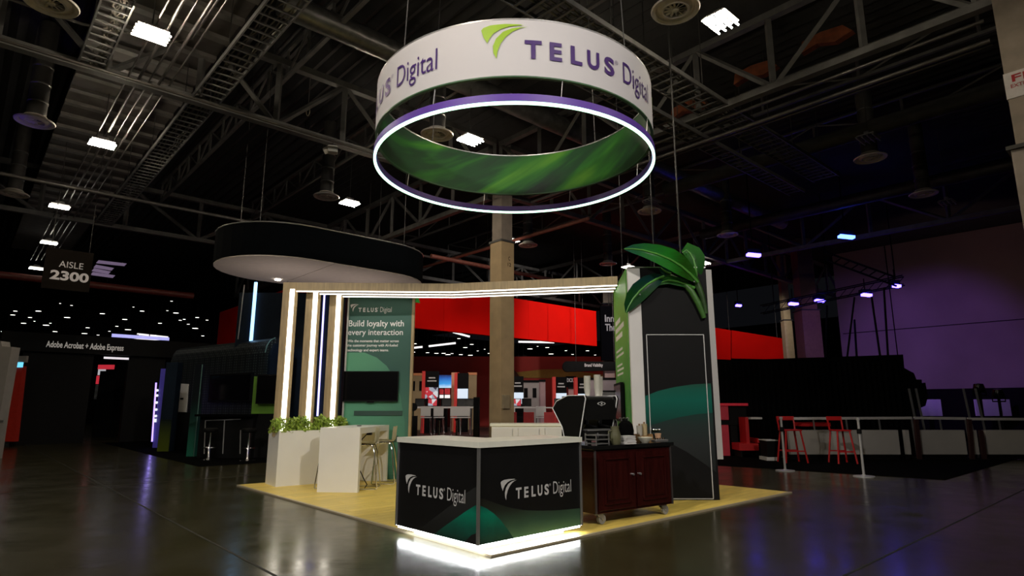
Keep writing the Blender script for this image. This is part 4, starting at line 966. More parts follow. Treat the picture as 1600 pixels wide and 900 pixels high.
MB().box((p_.x, p_.y+.04, .5), (.36, .02, 1.0)).build('lime_reflection', mat_grad('lime_reflection_fade', [(0, (.09, .12, .01)), (1, (.006, .012, .012))], 2), ep)  # lime reflection low on the pillar, painted as a gradient
te = thing('teal_edge_panel', 'narrow dotted teal panel between the white board and black bar', 'panel', G(296, 714))
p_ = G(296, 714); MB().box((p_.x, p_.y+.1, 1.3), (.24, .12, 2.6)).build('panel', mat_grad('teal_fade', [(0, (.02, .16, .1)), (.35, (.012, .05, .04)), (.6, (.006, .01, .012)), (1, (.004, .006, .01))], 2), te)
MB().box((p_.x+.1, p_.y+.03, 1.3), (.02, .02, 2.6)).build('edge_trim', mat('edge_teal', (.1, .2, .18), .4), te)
# red posters behind
for i, (x0, y0, x1, y1, m_, lb) in enumerate(((287, 585, 300, 596, REDV, 'small red poster above the stepped white board'),)):
    p0, p1 = PY(x0, y0, 24), PY(x1, y1, 24)
    o = thing('red_poster', lb, 'poster', ((p0.x+p1.x)/2, 24, 0)); MB().box(((p0.x+p1.x)/2, 24, (p0.z+p1.z)/2), (p1.x-p0.x, .05, p0.z-p1.z)).build('print', mat('poster_red', (.5, .02, .03), .5, noise=.4, nscale=8, emit=.25), o)
    MB().box(((p0.x+p1.x)/2, 24.05, p0.z/2), (.1, .05, p0.z)).build('stand_post', BLK, o)

# ------------------------------------------------------------------ far-left stand with header lettering
hd = thing('header_sign', 'long black header beam lettered in white at the far left', 'sign', HB(5, 29.2, 0))
HP = lambda x, y, d: HB(1.0+x, 29.2-d, y)
MB().prism([(0, 3.45), (8.0, 3.45), (8.0, 4.15), (0, 4.15)], HP, -.5).build('fascia', BLK, hd)
def hx_(px): # a-coordinate on the header for a pixel column
    lo, hi = -2., 12.
    for _ in range(40):
        m_ = (lo+hi)/2
        if proj(HP(m_, 3.7, 0))[0] < px: lo = m_
        else: hi = m_
    return lo
lettering([text_fit('Adobe Acrobat + Adobe Express', hx_(72), hx_(193), 3.63, .24, .02)], HP, mat('sign_letters_grey', (.5, .47, .44), .5, emit=.3), hd, 'lettering')
MB().prism([(hx_(172), 4.17), (hx_(262), 4.17), (hx_(262), 4.3), (hx_(172), 4.3)], HP, .04).build('top_light', glow('led_lavender', (.42, .42, .9), .8), hd)
MB().prism([(hx_(166), 3.3), (hx_(256), 3.3), (hx_(256), 3.38), (hx_(166), 3.38)], lambda x, y, d: HP(x, y, d-.3), .04).build('under_light', glow('led_soft_white', (.85, .8, .85), .8), hd)
for x0, x1 in ((39, 150), (205, 262)):
    MB().prism([(hx_(x0), 0), (hx_(x1), 0), (hx_(x1), 3.45), (hx_(x0), 3.45)], lambda x, y, d: HP(x, y, d-.2), -.2).build('black_wall', BLK, hd)
i0 = thing('black_screen_pillar', 'black screen wall in the opening under the lettered header', 'wall panel', HB(8, 33, 0))
p0, p1 = PY(160, 580, 29), PY(200, 640, 29)
MB().box(((p0.x+p1.x)/2, 29, p0.z/2), (p1.x-p0.x, .3, p0.z)).build('panel', BLK, i0)
MB().box(((p0.x+p1.x)/2+.6, 28.82, p0.z/2), (.1, .06, p0.z)).build('red_edge', mat('dark_red', (.08, .01, .01), .6, noise=.1), i0)
pst = thing('lit_poster', 'red and white lit poster strip left in the header opening', 'poster', PY(154, 640, 32))
for (x0, y0, x1, y1), m_ in zip(((154, 570, 178, 577), (154, 577, 164, 586), (151.5, 587, 158.5, 600), (150, 601, 157, 624)), (glow('red_glow', (.6, .03, .05), .6), glow('pale_glow', (.6, .6, .65), .5), glow('red_glow', (.6, .03, .05), .6), mat('dark_icons', (.15, .17, .2), .5, noise=.9, nscale=6, emit=.0))):
    a_, b_ = PY(x0, y0, 32), PY(x1, y1, 32); MB().box(((a_.x+b_.x)/2, 32, (a_.z+b_.z)/2), (b_.x-a_.x, .05, a_.z-b_.z)).build('poster_panel', m_, pst)
a_ = PY(154, 624, 32); MB().box((a_.x, 32.1, 1.6), (.3, .1, 3.2)).build('poster_stand', BLK, pst)
lw = thing('pale_end_wall', 'pale grey wall end at the very left edge', 'wall panel', PY(5, 640, 17))
pts = [(PY(x, y, 17).x, PY(x, y, 17).z) for x, y in ((-60, 725), (-60, 528), (2, 533), (3, 541), (18.5, 542), (1, 640), (-12, 725))]
MB().prism(pts, lambda x, y, d: Vector((x, 17+d, y)), .3).build('panel', mat('pale_wall', (.3, .28, .27), .7, noise=.05), lw)
MB().box((PY(-30, 640, 16.9).x, 16.98, 1.0), (1.2, .03, .06)).build('rail', ALU, lw)
rp_ = thing('red_lit_panel', 'dark red panel with a small bright blue screen at the left edge', 'wall panel', PY(20, 655, 22))
pts = [(PY(x, y, 22).x, PY(x, y, 22).z) for x, y in ((-6, 690), (12, 572), (35, 572), (22, 690))]
MB().prism(pts, lambda x, y, d: Vector((x, 22+d, y)), .2).build('panel', mat('panel_red', (.12, .006, .004), .6, noise=.2, emit=.03, ecol=(1, .04, .01)), rp_)
a_, b_ = PY(14, 566, 21.95), PY(35, 574, 21.95)
MB().box(((a_.x+b_.x)/2, 21.95, (a_.z+b_.z)/2), (b_.x-a_.x, .04, a_.z-b_.z)).build('blue_screen', glow('screen_cyan', (.15, .6, .9), 1.1), rp_)
a_, b_ = PY(14, 556, 21.95), PY(40, 566, 21.95); MB().box(((a_.x+b_.x)/2, 22, (a_.z+b_.z)/2), (b_.x-a_.x, .1, a_.z-b_.z)).build('grey_top', mat('pale_wall', (.3, .28, .27), .7), rp_)

# ------------------------------------------------------------------ aisle sign
asn = thing('aisle_sign', 'dark brown hanging AISLE 2300 sign at upper left', 'hanging sign', HB(2.1, 24.6, 6.0))
def sa(px, py, b=24.6):
    # point on the vertical plane b=const
    r_ = ray(px, py); t = b/(r_.x*DL.x+r_.y*DL.y); p = Vector((0, 0, HC))+r_*t; return p
def plane_b(b):
    return lambda p: (p.x*DR.x+p.y*DR.y, p.z)
c_ = [sa(x, y) for x, y in ((73, 386), (147, 396), (147, 458), (73, 450))]
av = [(p.x*DR.x+p.y*DR.y, p.z) for p in c_]; a_lo, a_hi = av[0][0], av[1][0]; z_lo, z_hi = av[2][1], av[0][1]
MB().prism([(a_lo, z_lo), (a_hi, z_lo), (a_hi, z_hi), (a_lo, z_hi)], lambda x, y, d: HB(x, 24.6+d, y), .06).build('board', mat('sign_brown', (.008, .0055, .004), .8, noise=.1, spec=.1), asn)
S_ = lambda x, y, d: HB(x, 24.6-d, y)
def az(px, py): p = sa(px, py); return p.x*DR.x+p.y*DR.y, p.z
LGR = mat('sign_letter_grey', (.5, .46, .46), .5, emit=.14)
lettering([text_fit('AISLE', az(92, 415)[0], az(130, 418)[0], az(110, 419)[1], az(110, 409.5)[1]-az(110, 419)[1], .0), text_fit('2300', az(77, 436)[0], az(138, 440)[0], az(107, 439)[1], az(107, 424.5)[1]-az(107, 439)[1], .035)], S_, LGR, asn)
for q in (.1, .9): MB().cyl(HB(a_lo+(a_hi-a_lo)*q, 24.63, z_hi), HB(a_lo+(a_hi-a_lo)*q, 24.63, 11.5), .01, n=6).build('hanging_wire', STEELD, asn)

lv = thing('ceiling_slats', 'pale lilac ceiling slats with painted glow right of the aisle sign', 'lamp', PY(172, 418, 30))
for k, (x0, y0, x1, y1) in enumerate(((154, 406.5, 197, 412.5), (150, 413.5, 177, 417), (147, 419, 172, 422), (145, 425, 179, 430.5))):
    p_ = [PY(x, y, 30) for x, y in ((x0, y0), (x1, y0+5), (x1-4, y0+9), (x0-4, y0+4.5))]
    MB().prism([(v.x, v.z) for v in p_], lambda x, y, d: Vector((x, 30+d, y)), .06).build('slat', mat('lilac_slat_glow', (.3, .24, .32), .5, emit=.22, ecol=(.5, .36, .6)), lv)  # violet light reflected by the slats, painted as weak emission
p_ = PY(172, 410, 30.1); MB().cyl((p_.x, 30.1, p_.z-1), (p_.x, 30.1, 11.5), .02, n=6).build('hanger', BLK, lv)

# ------------------------------------------------------------------ many small far lights, left and centre
sl = thing('spot_lamp', 'tiny white spot lamp in the far dark above the header sign', 'lamp', group='tiny far spot lamps')
MB().cyl((0, 0, 0), (0, 0, .25), .16, n=12).build('can', BLK, sl, True, local=True)
MB().cyl((0, 0, -.02), (0, 0, 0), .14, n=12).build('lens', glow('far_lens', (1, .96, .9), 2.2), sl, local=True)
MB().cyl((0, 0, .25), (0, 0, 2.2), .02, n=6).build('drop_rod', BLK, sl, local=True)
spots = [(47, 496), (37, 505), (105, 496), (86, 518), (132, 521), (137, 512), (190, 525), (200, 515), (222, 486), (275, 489), (308, 496), (195, 499), (305, 513), (20, 492), (6, 518), (24, 486), (8, 531), (128, 533), (118, 538), (60, 486), (250, 505), (160, 490), (72, 508), (145, 529),
    (648, 537), (668, 551), (682, 552), (694, 552), (720, 554), (735, 555), (717, 529), (727, 543), (700, 554), (737, 538), (645, 550), (792, 537), (810, 560), (818, 559), (855, 543), (861, 553), (918, 548), (955, 545), (828, 545)]
rs_ = random.Random(3)
for lo_x, hi_x, lo_y, hi_y, want in ((2, 325, 470, 534, 34), (645, 960, 538, 563, 12)):
    got = 0
    for _ in range(900):
        c_ = (rs_.uniform(lo_x, hi_x), rs_.uniform(lo_y, hi_y))
        if got < want and all(abs(c_[0]-q[0]) > 6 for q in spots): spots.append(c_); got += 1
for i, (x, y) in enumerate(spots):
    Yd = 44 if x < 400 else 47
    sc_ = (.75+.5*((i*7) % 5)/5)*(1 if i < 43 else .5)
    p = PY(x, y, Yd)
    if i == 0: sl.location = p; o = sl
    else: o = copy_tree(sl, p, 0)
    if x > 400: o['label'] = 'tiny white spot lamp glowing under the red banner'; o['group'] = 'tiny spot lamps under the red banner'
    o.scale = (sc_*1.25, sc_, .8)
# thin pale fluorescent strips in the far rooms
for i, (x0, y0, x1, y1, lb) in enumerate(((708, 519, 734, 526, 'short slanted white light strip under the red banner left of column'), (670, 541, 712, 536, 'long white light strip low under the red banner'), (642, 544, 660, 542, 'short white strip light beside the teal wall edge'), (810, 534, 866, 535, 'straight white light strip under the red banner right of column'), (215, 522, 262, 527, 'bluish white strip light above the dotted wall'), (205, 531, 250, 530, 'pale strip light above the lettered header right end'))):
    p0, p1 = PY(x0, y0, 44), PY(x1, y1, 44)
    o = thing('strip_light', lb, 'lamp', p0); MB().bar(p0, p1, .12, .12).build('tube', glow('strip_white', (1, .95, .95), 1.0), o)
    MB().bar(p0+Vector((0, 0, .12)), p1+Vector((0, 0, .12)), .2, .1).build('housing', BLK, o)
    MB().cyl((p0+p1)/2+Vector((0, 0, .1)), Vector(((p0.x+p1.x)/2, 44, 11.4)), .02, n=6).build('drop_rod', BLK, o)

# ================================================================== CENTRE BACKGROUND: red banner and kiosks
rbn = thing('red_banner', 'huge plain red hanging banner behind the booth, crossed by the column', 'banner', HB(20, 24, 5))
for a_0, a_1 in ((11.6, 17.2), (17.2, 22.9), (22.9, 28.65)):
    MB().prism([(a_0, 5.0), (a_1-.01, 5.0), (a_1-.01, 7.15), (a_0, 7.15)], lambda x, y, d: HB(x, 24+d, y), .3).build('fabric_panel', RED, rbn)
MB().prism([(24, 5.0), (40, 5.0), (40, 7.15), (24, 7.15)], lambda x, y, d: HB(11.6+d, x, y), .3).build('side_fabric', RED, rbn)
for a in (13, 20, 27.5): MB().cyl(HB(a, 24.1, 7.1), HB(a, 24.1, 11.5), .015, n=6).build('hanging_wire', STEELD, rbn)
MB().prism([(12.2+2.4*math.cos(t)+1.2, 6.2+.9*math.sin(t)) for t in [math.pi*k/12 for k in range(13)]], lambda x, y, d: HB(x, 23.995-d, y), .004).build('green_arc', mat('green_arc', (.02, .3, .03), .6, noise=.3), rbn)
ins = thing('black_hanging_sign', 'black hanging sign with grey lettering left of the dark tower', 'hanging sign', HB(34, 24.6, 4.6))
q0 = PY(938.5, 486, 37.6); q1 = PY(1112, 486, 37.6)
MB().box(((q0.x+q1.x)/2, 37.9, 5.9), (q1.x-q0.x, .4, 3.4)).build('board', mat('sign_black', (.0015, .0015, .003), .9, noise=.1, spec=.05), ins)
mI = plane_map((0, 37.7, 0), (1, 0, 0))
def ip(px, py): p = PY(px, py, 37.7); return p.x, p.z
lettering([text_fit('Innov', ip(945, 500)[0], ip(972, 500)[0], ip(950, 503)[1], ip(950, 492)[1]-ip(950, 503)[1], .03), text_fit('The', ip(945.5, 514)[0], ip(962, 514)[0], ip(950, 517)[1], ip(950, 506)[1]-ip(950, 517)[1], .03)], mI, mat('sign_letter_dim', (.13, .12, .14), .5, emit=.06, ecol=(.9, .85, 1)), ins, off=.01)
for px in (950, 1100): p = PY(px, 450, 37.9); MB().cyl((p.x, 37.9, 7.5), (p.x, 37.9, 11.5), .015, n=6).build('hanging_wire', STEELD, ins)
rb2 = thing('red_banner', 'short red hanging banner just right of the dark tower', 'banner', PY(1170, 560, 42))
for x0, x1, y0a, y0b in ((1090, 1142, 508, 516), (1143, 1237, 516, 531)):
    p = [PY(x, y, 42) for x, y in ((x0, y0a), (x1, y0b), (x1, 562), (x0, 560))]
    MB().prism([(v.x, v.z) for v in p], lambda x, y, d: Vector((x, 42+d, y)), .3).build('fabric_panel', RED, rb2)
p = PY(1140, 515, 42); MB().cyl((p.x, 42.1, p.z-.3), (p.x, 42.1, 11.5), .02, n=6).build('hanging_wire', STEELD, rb2)
p = PY(1215, 525, 42); MB().cyl((p.x, 42.1, p.z-.3), (p.x, 42.1, 11.5), .02, n=6).build('hanging_wire', STEELD, rb2)
rwl = thing('red_far_wall', 'dark red wall with olive stripe far behind the kiosks', 'wall panel', (4, 46, 0))
RDW = mat('dark_red_wall', (.24, .012, .008), .75, noise=.15, nscale=.6)
q0 = PY(560, 557, 46); q1 = PY(1110, 548, 46)
MB().box(((q0.x+q1.x)/2, 46.2, q0.z/2), (q1.x-q0.x, .3, q0.z)).build('panel', RDW, rwl)
p = [PY(x, y, 46) for x, y in ((800, 590), (793, 583), (850, 577), (880, 577), (960, 588), (960, 592))]
MB().prism([(v.x, v.z) for v in p], lambda x, y, d: Vector((x, 46.03-d, y)), .03).build('olive_stripe', mat('olive_stripe', (.2, .12, .008), .7, noise=.1), rwl)
p = [PY(x, y, 46) for x, y in ((785, 592), (790, 561), (812, 588), (806, 592))]
MB().prism([(v.x, v.z) for v in p], lambda x, y, d: Vector((x, 46.0-d, y)), .02).build('dark_triangle', mat('dark_maroon', (.05, .012, .006), .7, noise=.1), rwl)
# pinkish column
column('building_column', 'pale pink column at the far right end of the red banner', PY(952, 600, 39.5), .66, 9, 8, (mat('pink_column', (.4, .26, .25), .7, noise=.1), COLP2), 0)
bv = thing('oval_hanging_sign', 'long black rounded hanging sign lettered Brand Visibility', 'hanging sign', PY(930, 580, 33))
q0 = PY(886, 567, 33); q1 = PY(968, 578, 33); hh = .28
MB().prism([(q0.x+.12*math.cos(t)*2, (q0.z+q1.z)/2+hh*math.sin(t)) for t in [math.pi/2+math.pi*k/10 for k in range(11)]]+[(q1.x+.5, q1.z-.0), (q1.x+.5, q0.z+.05)], lambda x, y, d: Vector((x, 33+d, y)), .4).build('board', BLK, bv)
mB = plane_map((0, 33, 0), (1, 0, 0)); bp_ = lambda px, py: (PY(px, py, 33).x, PY(px, py, 33).z)
lettering([text_fit('Brand Visibility', bp_(913.5, 573)[0], bp_(942, 573)[0], bp_(928, 573)[1], bp_(928, 568)[1]-bp_(928, 573)[1], .02)], mB, mat('letter_soft', (.5, .45, .45), .5, emit=.25), bv, off=.01)
for px in (900, 960): p = PY(px, 570, 33.2); MB().cyl((p.x, 33.2, p.z), (p.x, 33.2, 11.5), .012, n=6).build('hanging_wire', STEELD, bv)
# raised platform of the demo area
pf_ = MB().prism([(PY(560, 600, 27).x, 26.0), (PY(960, 600, 27).x, 26.0), (PY(960, 600, 34).x, 36), (PY(560, 600, 34).x, 36)], lambda x, y, d: Vector((x, y, d)), .22).build('demo_platform', mat('platform_red', (.06, .02, .015), .5, noise=.2))
tag(pf_, 'dark reddish low platform under the demo kiosks', 'platform')
SCR = [glow('screen_pale_blue', (.55, .66, .78), .75), glow('screen_white', (.8, .78, .78), .8)]
def mat_mosaic():
    m = bpy.data.materials.new('screen_mosaic'); m.use_nodes = True; nt = m.node_tree; b = nt.nodes['Principled BSDF']; L = nt.links.new
    tc = nt.nodes.new('ShaderNodeTexCoord'); v = nt.nodes.new('ShaderNodeTexVoronoi'); v.inputs['Scale'].default_value = 5; L(tc.outputs['Object'], v.inputs['Vector'])
    r = nt.nodes.new('ShaderNodeValToRGB'); r.color_ramp.interpolation = 'CONSTANT'; e = r.color_ramp.elements
    e[0].color = (.75, .75, .78, 1); e[1].position = .45; e[1].color = (.6, .02, .04, 1); x = e.new(.7); x.color = (.03, .02, .05, 1); x = e.new(.25); x.color = (.4, .42, .5, 1)
    sp_ = nt.nodes.new('ShaderNodeSeparateColor'); L(v.outputs['Color'], sp_.inputs[0]); L(sp_.outputs[0], r.inputs[0])
    b.inputs['Base Color'].default_value = (.02, .02, .02, 1); L(r.outputs[0], b.inputs['Emission Color']); b.inputs['Emission Strength'].default_value = .7
    return m
MOS = mat_mosaic()
PZ = .22
def kiosk(x0, x1, ytop, Yd, side, scr, label, mos=False, stext=True):
    a_, b_ = PY(x0, ytop, Yd), PY(x1, ytop, Yd); o = thing('demo_kiosk', label, 'kiosk', ((a_.x+b_.x)/2, Yd, PZ), group='demo kiosks')
    MB().box(((a_.x+b_.x)/2, Yd+.1, (a_.z+PZ)/2), (b_.x-a_.x, .2, a_.z-PZ)).build('body', BLK, o)
    sx = a_.x-.07 if side < 0 else b_.x+.07
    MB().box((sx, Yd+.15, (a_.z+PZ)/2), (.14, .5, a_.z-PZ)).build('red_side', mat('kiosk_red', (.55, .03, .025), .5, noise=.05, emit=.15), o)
    wd = b_.x-a_.x; cx = (a_.x+b_.x)/2
    if stext:
        for k, (dz, ww) in enumerate(((.3, .5), (.44, .7))): MB().box((cx, Yd-.005, a_.z-dz), (wd*ww, .01, .06)).build('text_line', LETG, o)
    MB().box((cx, Yd-.02, a_.z-.98), (wd*.96, .04, .5)).build('screen', MOS if mos else scr, o)
    return o
KY = 28
kiosk(665, 685.5, 580, KY, -1, SCR[0], 'tall black kiosk with red mosaic screen right of the teal wall', True)
kiosk(715, 732, 583, KY+1, -1, SCR[0], 'black kiosk with pale screen left of the column', stext=False)
kiosk(780, 795.5, 592, KY, -1, SCR[0], 'black kiosk with pale screen just right of the column')
kiosk(800, 818, 588, KY, -1, SCR[0], 'second black kiosk right of the column with orange patch screen')
kiosk(868, 885, 589, KY, -1, SCR[0], 'black kiosk above the espresso machine left wing')
kiosk(902, 917, 590, KY, -1, SCR[0], 'black kiosk just left of the paper cups')
bs_ = thing('blue_picture_screen', 'screen with a blue picture right of the mosaic kiosk', 'screen', PY(695, 606, 29))
a_, b_ = PY(686.5, 586, 29), PY(705, 606, 29)
MB().box(((a_.x+b_.x)/2, 29, (a_.z+b_.z)/2), (b_.x-a_.x, .08, a_.z-b_.z)).build('display', mat_grad('blue_picture', [(0, (.5, .7, .85)), (.3, (.05, .3, .7)), (.75, (.02, .1, .4)), (1, (.01, .02, .08))], 2), bs_)
MT['blue_picture'].node_tree.nodes['Principled BSDF'].inputs['Emission Strength'].default_value = .7
_nt = MT['blue_picture'].node_tree; _nt.links.new([n for n in _nt.nodes if n.type == 'VALTORGB'][0].outputs[0], _nt.nodes['Principled BSDF'].inputs['Emission Color'])
MB().box(((a_.x+b_.x)/2, 29.08, (PZ+a_.z)/2), (.2, .08, a_.z-PZ)).build('stand_post', BLK, bs_)
for i, (x0, x1, y0, y1) in enumerate(((687, 693, 608, 616), (695, 703, 607, 616))):
    a_, b_ = PY(x0, y0, 28.6), PY(x1, y1, 28.6)
    o = thing('red_picture_card', ('left', 'right')[i]+' small dark red picture below the blue screen', 'picture', ((a_.x+b_.x)/2, 28.6, b_.z)); MB().box(((a_.x+b_.x)/2, 28.6, (a_.z+b_.z)/2), (b_.x-a_.x, .05, a_.z-b_.z)).build('print', mat('poster_red', (.5, .02, .03), .5), o)
    MB().box(((a_.x+b_.x)/2, 28.65, (a_.z+PZ)/2), (.06, .03, a_.z-PZ)).build('stand_post', BLK, o)
    a2, b2 = PY(x0, 617, 28.58), PY(x1, 622, 28.58); MB().box(((a2.x+b2.x)/2, 28.58, (a2.z+b2.z)/2), (b2.x-a2.x, .04, a2.z-b2.z)).build('white_footer', SCR[1], o)
op = thing('orange_pillar', 'peach coloured pillar with red edge left of the pale kiosk', 'pillar', PY(710, 640, 30))
a_, b_ = PY(705.5, 582, 30), PY(713, 640, 30)
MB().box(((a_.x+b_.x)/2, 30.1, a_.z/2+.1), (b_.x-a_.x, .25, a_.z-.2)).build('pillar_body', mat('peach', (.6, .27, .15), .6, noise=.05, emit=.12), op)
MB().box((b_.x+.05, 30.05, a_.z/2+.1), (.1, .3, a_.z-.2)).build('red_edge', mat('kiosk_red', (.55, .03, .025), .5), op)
dk = thing('store_sign', 'dark sign reading DICK\'S between two kiosks', 'sign', PY(891, 600, 34))
a_, b_ = PY(884, 588, 34), PY(900, 605, 34)
MB().box(((a_.x+b_.x)/2, 34, (a_.z+b_.z)/2), (b_.x-a_.x, .1, a_.z-b_.z)).build('board', BLK, dk)
mK = plane_map((0, 33.95, 0), (1, 0, 0)); kp = lambda px, py: (PY(px, py, 33.95).x, PY(px, py, 33.95).z)
lettering([text_fit("DICK'S", kp(886, 597)[0], kp(898.5, 597)[0], kp(890, 597)[1], kp(890, 591)[1]-kp(890, 597)[1], .02)], mK, mat('letter_soft', (.5, .45, .45), .5), dk)
MB().box(((a_.x+b_.x)/2, 34.1, b_.z/2+.1), (.2, .1, b_.z)).build('post', BLK, dk)
# grey and beige partition walls behind kiosks
for i, (x0, x1, y0, c, lb) in enumerate(((641, 665, 585, (.28, .2, .1), 'tan partition with dark pictures beside the teal wall'), (732, 745, 584, (.25, .18, .09), 'tan partition strip left of the column'), (815, 842, 596, (.3, .26, .24), 'grey partition with two dark pictures right of the column'), (842, 852, 595, (.36, .22, .22), 'pink partition strip behind the kiosks'), (917, 962, 592, (.3, .24, .24), 'greyish partition behind the paper cups'), (888, 900, 606, (.36, .18, .17), 'pink partition between two kiosks'))):
    a_, b_ = PY(x0, y0, 32+i*.3), PY(x1, y0, 32+i*.3); Yd = 32+i*.3
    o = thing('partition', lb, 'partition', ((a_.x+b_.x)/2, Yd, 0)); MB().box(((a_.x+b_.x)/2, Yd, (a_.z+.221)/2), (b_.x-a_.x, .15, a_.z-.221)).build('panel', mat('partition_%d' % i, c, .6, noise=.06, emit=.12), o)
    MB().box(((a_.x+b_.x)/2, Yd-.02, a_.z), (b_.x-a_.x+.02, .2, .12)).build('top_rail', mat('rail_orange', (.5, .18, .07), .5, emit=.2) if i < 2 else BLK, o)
    if i in (0, 2):
        for fx in (.12, .62): MB().box((a_.x+(b_.x-a_.x)*(fx+.12), Yd-.09, a_.z-.6), ((b_.x-a_.x)*.22, .03, .5)).build('picture', BLK, o)
# demo tables with laptops and chairs
def demo_table(x0, x1, Yd, label):
    a_, b_ = PY(x0, 637, Yd), PY(x1, 637, Yd); o = thing('demo_table', label, 'table', ((a_.x+b_.x)/2, Yd, PZ)); zt = a_.z
    MB().box(((a_.x+b_.x)/2, Yd, zt), (b_.x-a_.x, .7, .05)).build('top', WHITEM, o)
    for fx in (.04, .96):
        for dy in (-.3, .3): MB().box((a_.x+(b_.x-a_.x)*fx, Yd+dy, (zt+PZ)/2), (.06, .06, zt-PZ)).build('leg', STEEL, o)
    return zt+.025
z1 = demo_table(640, 740, 26.9, 'long white demo table left of the column'); z2 = demo_table(778, 880, 26.9, 'long white demo table right of the column')
lp = thing('laptop', '', 'laptop', group='laptops on the demo tables')
MB().box((0, 0, .012), (.42, .3, .024)).build('keyboard_base', ALU, lp, local=True)
MB().box((0, .16, .2), (.42, .02, .34), rot=Matrix.Rotation(R(-10), 3, 'X')).build('lid', BLK, lp, local=True)
ls = MB().box((0, .146, .2), (.38, .006, .29), rot=Matrix.Rotation(R(-10), 3, 'X')).build('screen', SCR[1], lp, local=True)
lpd = None
for i, (x, zz, dark) in enumerate(((655, z1, 1), (675, z1, 2), (697, z1, 1), (721, z1, 0), (734, z1, 0), (787, z2, 2), (807, z2, 2), (823, z2, 0), (874, z2, 0))):
    p = PY(x, 636, 26.8); loc = Vector((p.x, 26.8, zz)); lb = 'laptop number %d from the teal wall on the demo tables' % (i+1)
    lb = ('open laptop with black screen nearest the teal wall', 'laptop with mosaic screen before the mosaic kiosk', 'laptop with black screen under the red pictures', 'laptop with white screen under the pale kiosk', 'laptop with white screen nearest the column on its left', 'laptop with mosaic screen nearest the column on its right', 'laptop with mosaic screen under the orange patch kiosk', 'laptop with white screen right of the two mosaic laptops', 'laptop with white screen next to the espresso machine')[i]
    if i == 0: lp.location = loc; o = lp; o['label'] = lb; pass
    else: o = copy_tree(lp, loc, 0, lb)
    if dark:
        ch = [c for c in o.children if c.name.startswith('screen')][0]; ch.data = ch.data.copy(); ch.data.materials[0] = MOS if dark == 2 else BLKG
ch_ = thing('cafe_chair', '', 'chair', group='pale chairs at the demo tables')
MB().box((0, 0, .72), (.42, .42, .04), bev=.012).build('seat', WHITEM, ch_, local=True)
MB().box((0, -.2, .98), (.42, .03, .4), bev=.01).build('backrest', WHITEM, ch_, local=True)
for x in (-.18, .18):
    for y in (-.18, .18): MB().cyl((x, y, .72), (x*1.15, y*1.15, 0), .014, n=6).build('leg', CHROME, ch_, local=True)
for i, (x, m_) in enumerate(((666, 0), (686, 0), (712, 0), (727, 0), (797, 0), (845, 0))):
    p = PY(x, 650, 26.2); loc = Vector((p.x, 26.2, PZ)); lb = ('pale chair before the mosaic kiosk', 'pale chair second from the teal wall at the demo table', 'pale chair before the peach pillar', 'pale chair before the pale kiosk left of the column', 'pale chair right of the column at the demo table', 'pale chair left of the espresso machine at the demo table')[i]
    if i == 0: ch_.location = loc; ch_['label'] = lb
    else: copy_tree(ch_, loc, 0, lb)
rc = thing('red_chair', '', 'chair', group='red chairs right of the column')
MB().box((0, 0, .7), (.42, .42, .04), bev=.012).build('seat', REDM, rc, local=True); MB().box((0, -.2, .97), (.42, .03, .42), bev=.01).build('backrest', REDM, rc, local=True)
for x in (-.18, .18):
    for y in (-.18, .18): MB().cyl((x, y, .7), (x*1.15, y*1.15, 0), .016, n=6).build('leg', REDM, rc, local=True)
for i, x in enumerate((799, 826, 858, 876)):
    p = PY(x, 655, 24.5); loc = Vector((p.x, 24.5, .0)); lb = ('red chair nearest the column', 'red chair second from the column', 'red chair third from the column', 'red chair next to the espresso machine')[i]
    if i == 0: rc.location = loc; rc['label'] = lb
    else: copy_tree(rc, loc, 0, lb)
# queue posts and black bin near the teal wall
for i, (x, Yd) in enumerate(((687, 19.5), (714, 19.3))):
    p = PY(x, 640, Yd)
    o = thing('queue_post', ('chrome queue post before the mosaic kiosk', 'chrome queue post before the pale kiosk left of column')[i], 'queue post', (p.x, Yd, 0))
    MB().lathe([(0, 0), (.17, 0), (.17, .02), (.04, .04), (.03, .06), (.03, .98), (.04, .98), (.04, 1.03), (0, 1.03)], n=18).build('post', CHROME, o, True)
    o.children[0].location = (0, 0, 0); o.children[0].data.transform(Matrix.Translation((p.x, Yd, 0)))
    MB().box((p.x, Yd, 1.0), (.1, .1, .06)).build('belt_head', BLK, o)
pd = thing('black_pedestal', 'black pedestal with a dark sign head right of the teal wall', 'pedestal', PY(646, 690, 20))
p = PY(646, 640, 20); MB().box((p.x, 20, .55), (.25, .25, 1.1)).build('body', BLK, pd); MB().cyl((p.x, 20, 1.1), (p.x, 20, 1.3), .02, n=8).build('stem', CHROME, pd); MB().cyl((p.x, 20.0, 1.38), (p.x, 19.97, 1.38), .13, n=16).build('sign_head', BLK, pd)
bk = thing('black_cabinet', 'narrow black cabinet standing left of the column base', 'cabinet', PY(745, 680, 20.5))
p = PY(744.5, 640, 20.4); MB().box((p.x, 20.5, .85), (.2, .3, 1.7)).build('body', BLK, bk); MB().box((p.x, 20.34, .9), (.16, .02, 1.5)).build('door', BLKG, bk)

# ================================================================== RIGHT SIDE: carpet, barrier, stage
CARP = mat('black_carpet', (.005, .005, .005), .95)
tag(MB().prism([V2(G(1476, 750)), V2(G(1640, 703)), (24, 33), (9.5, 33), V2(G(1115, 712)), V2(G(1118, 727))], lambda x, y, d: Vector((x, y, .002+d)), .01).build('black_carpet', CARP), 'black carpet under the red stools at right', 'carpet')
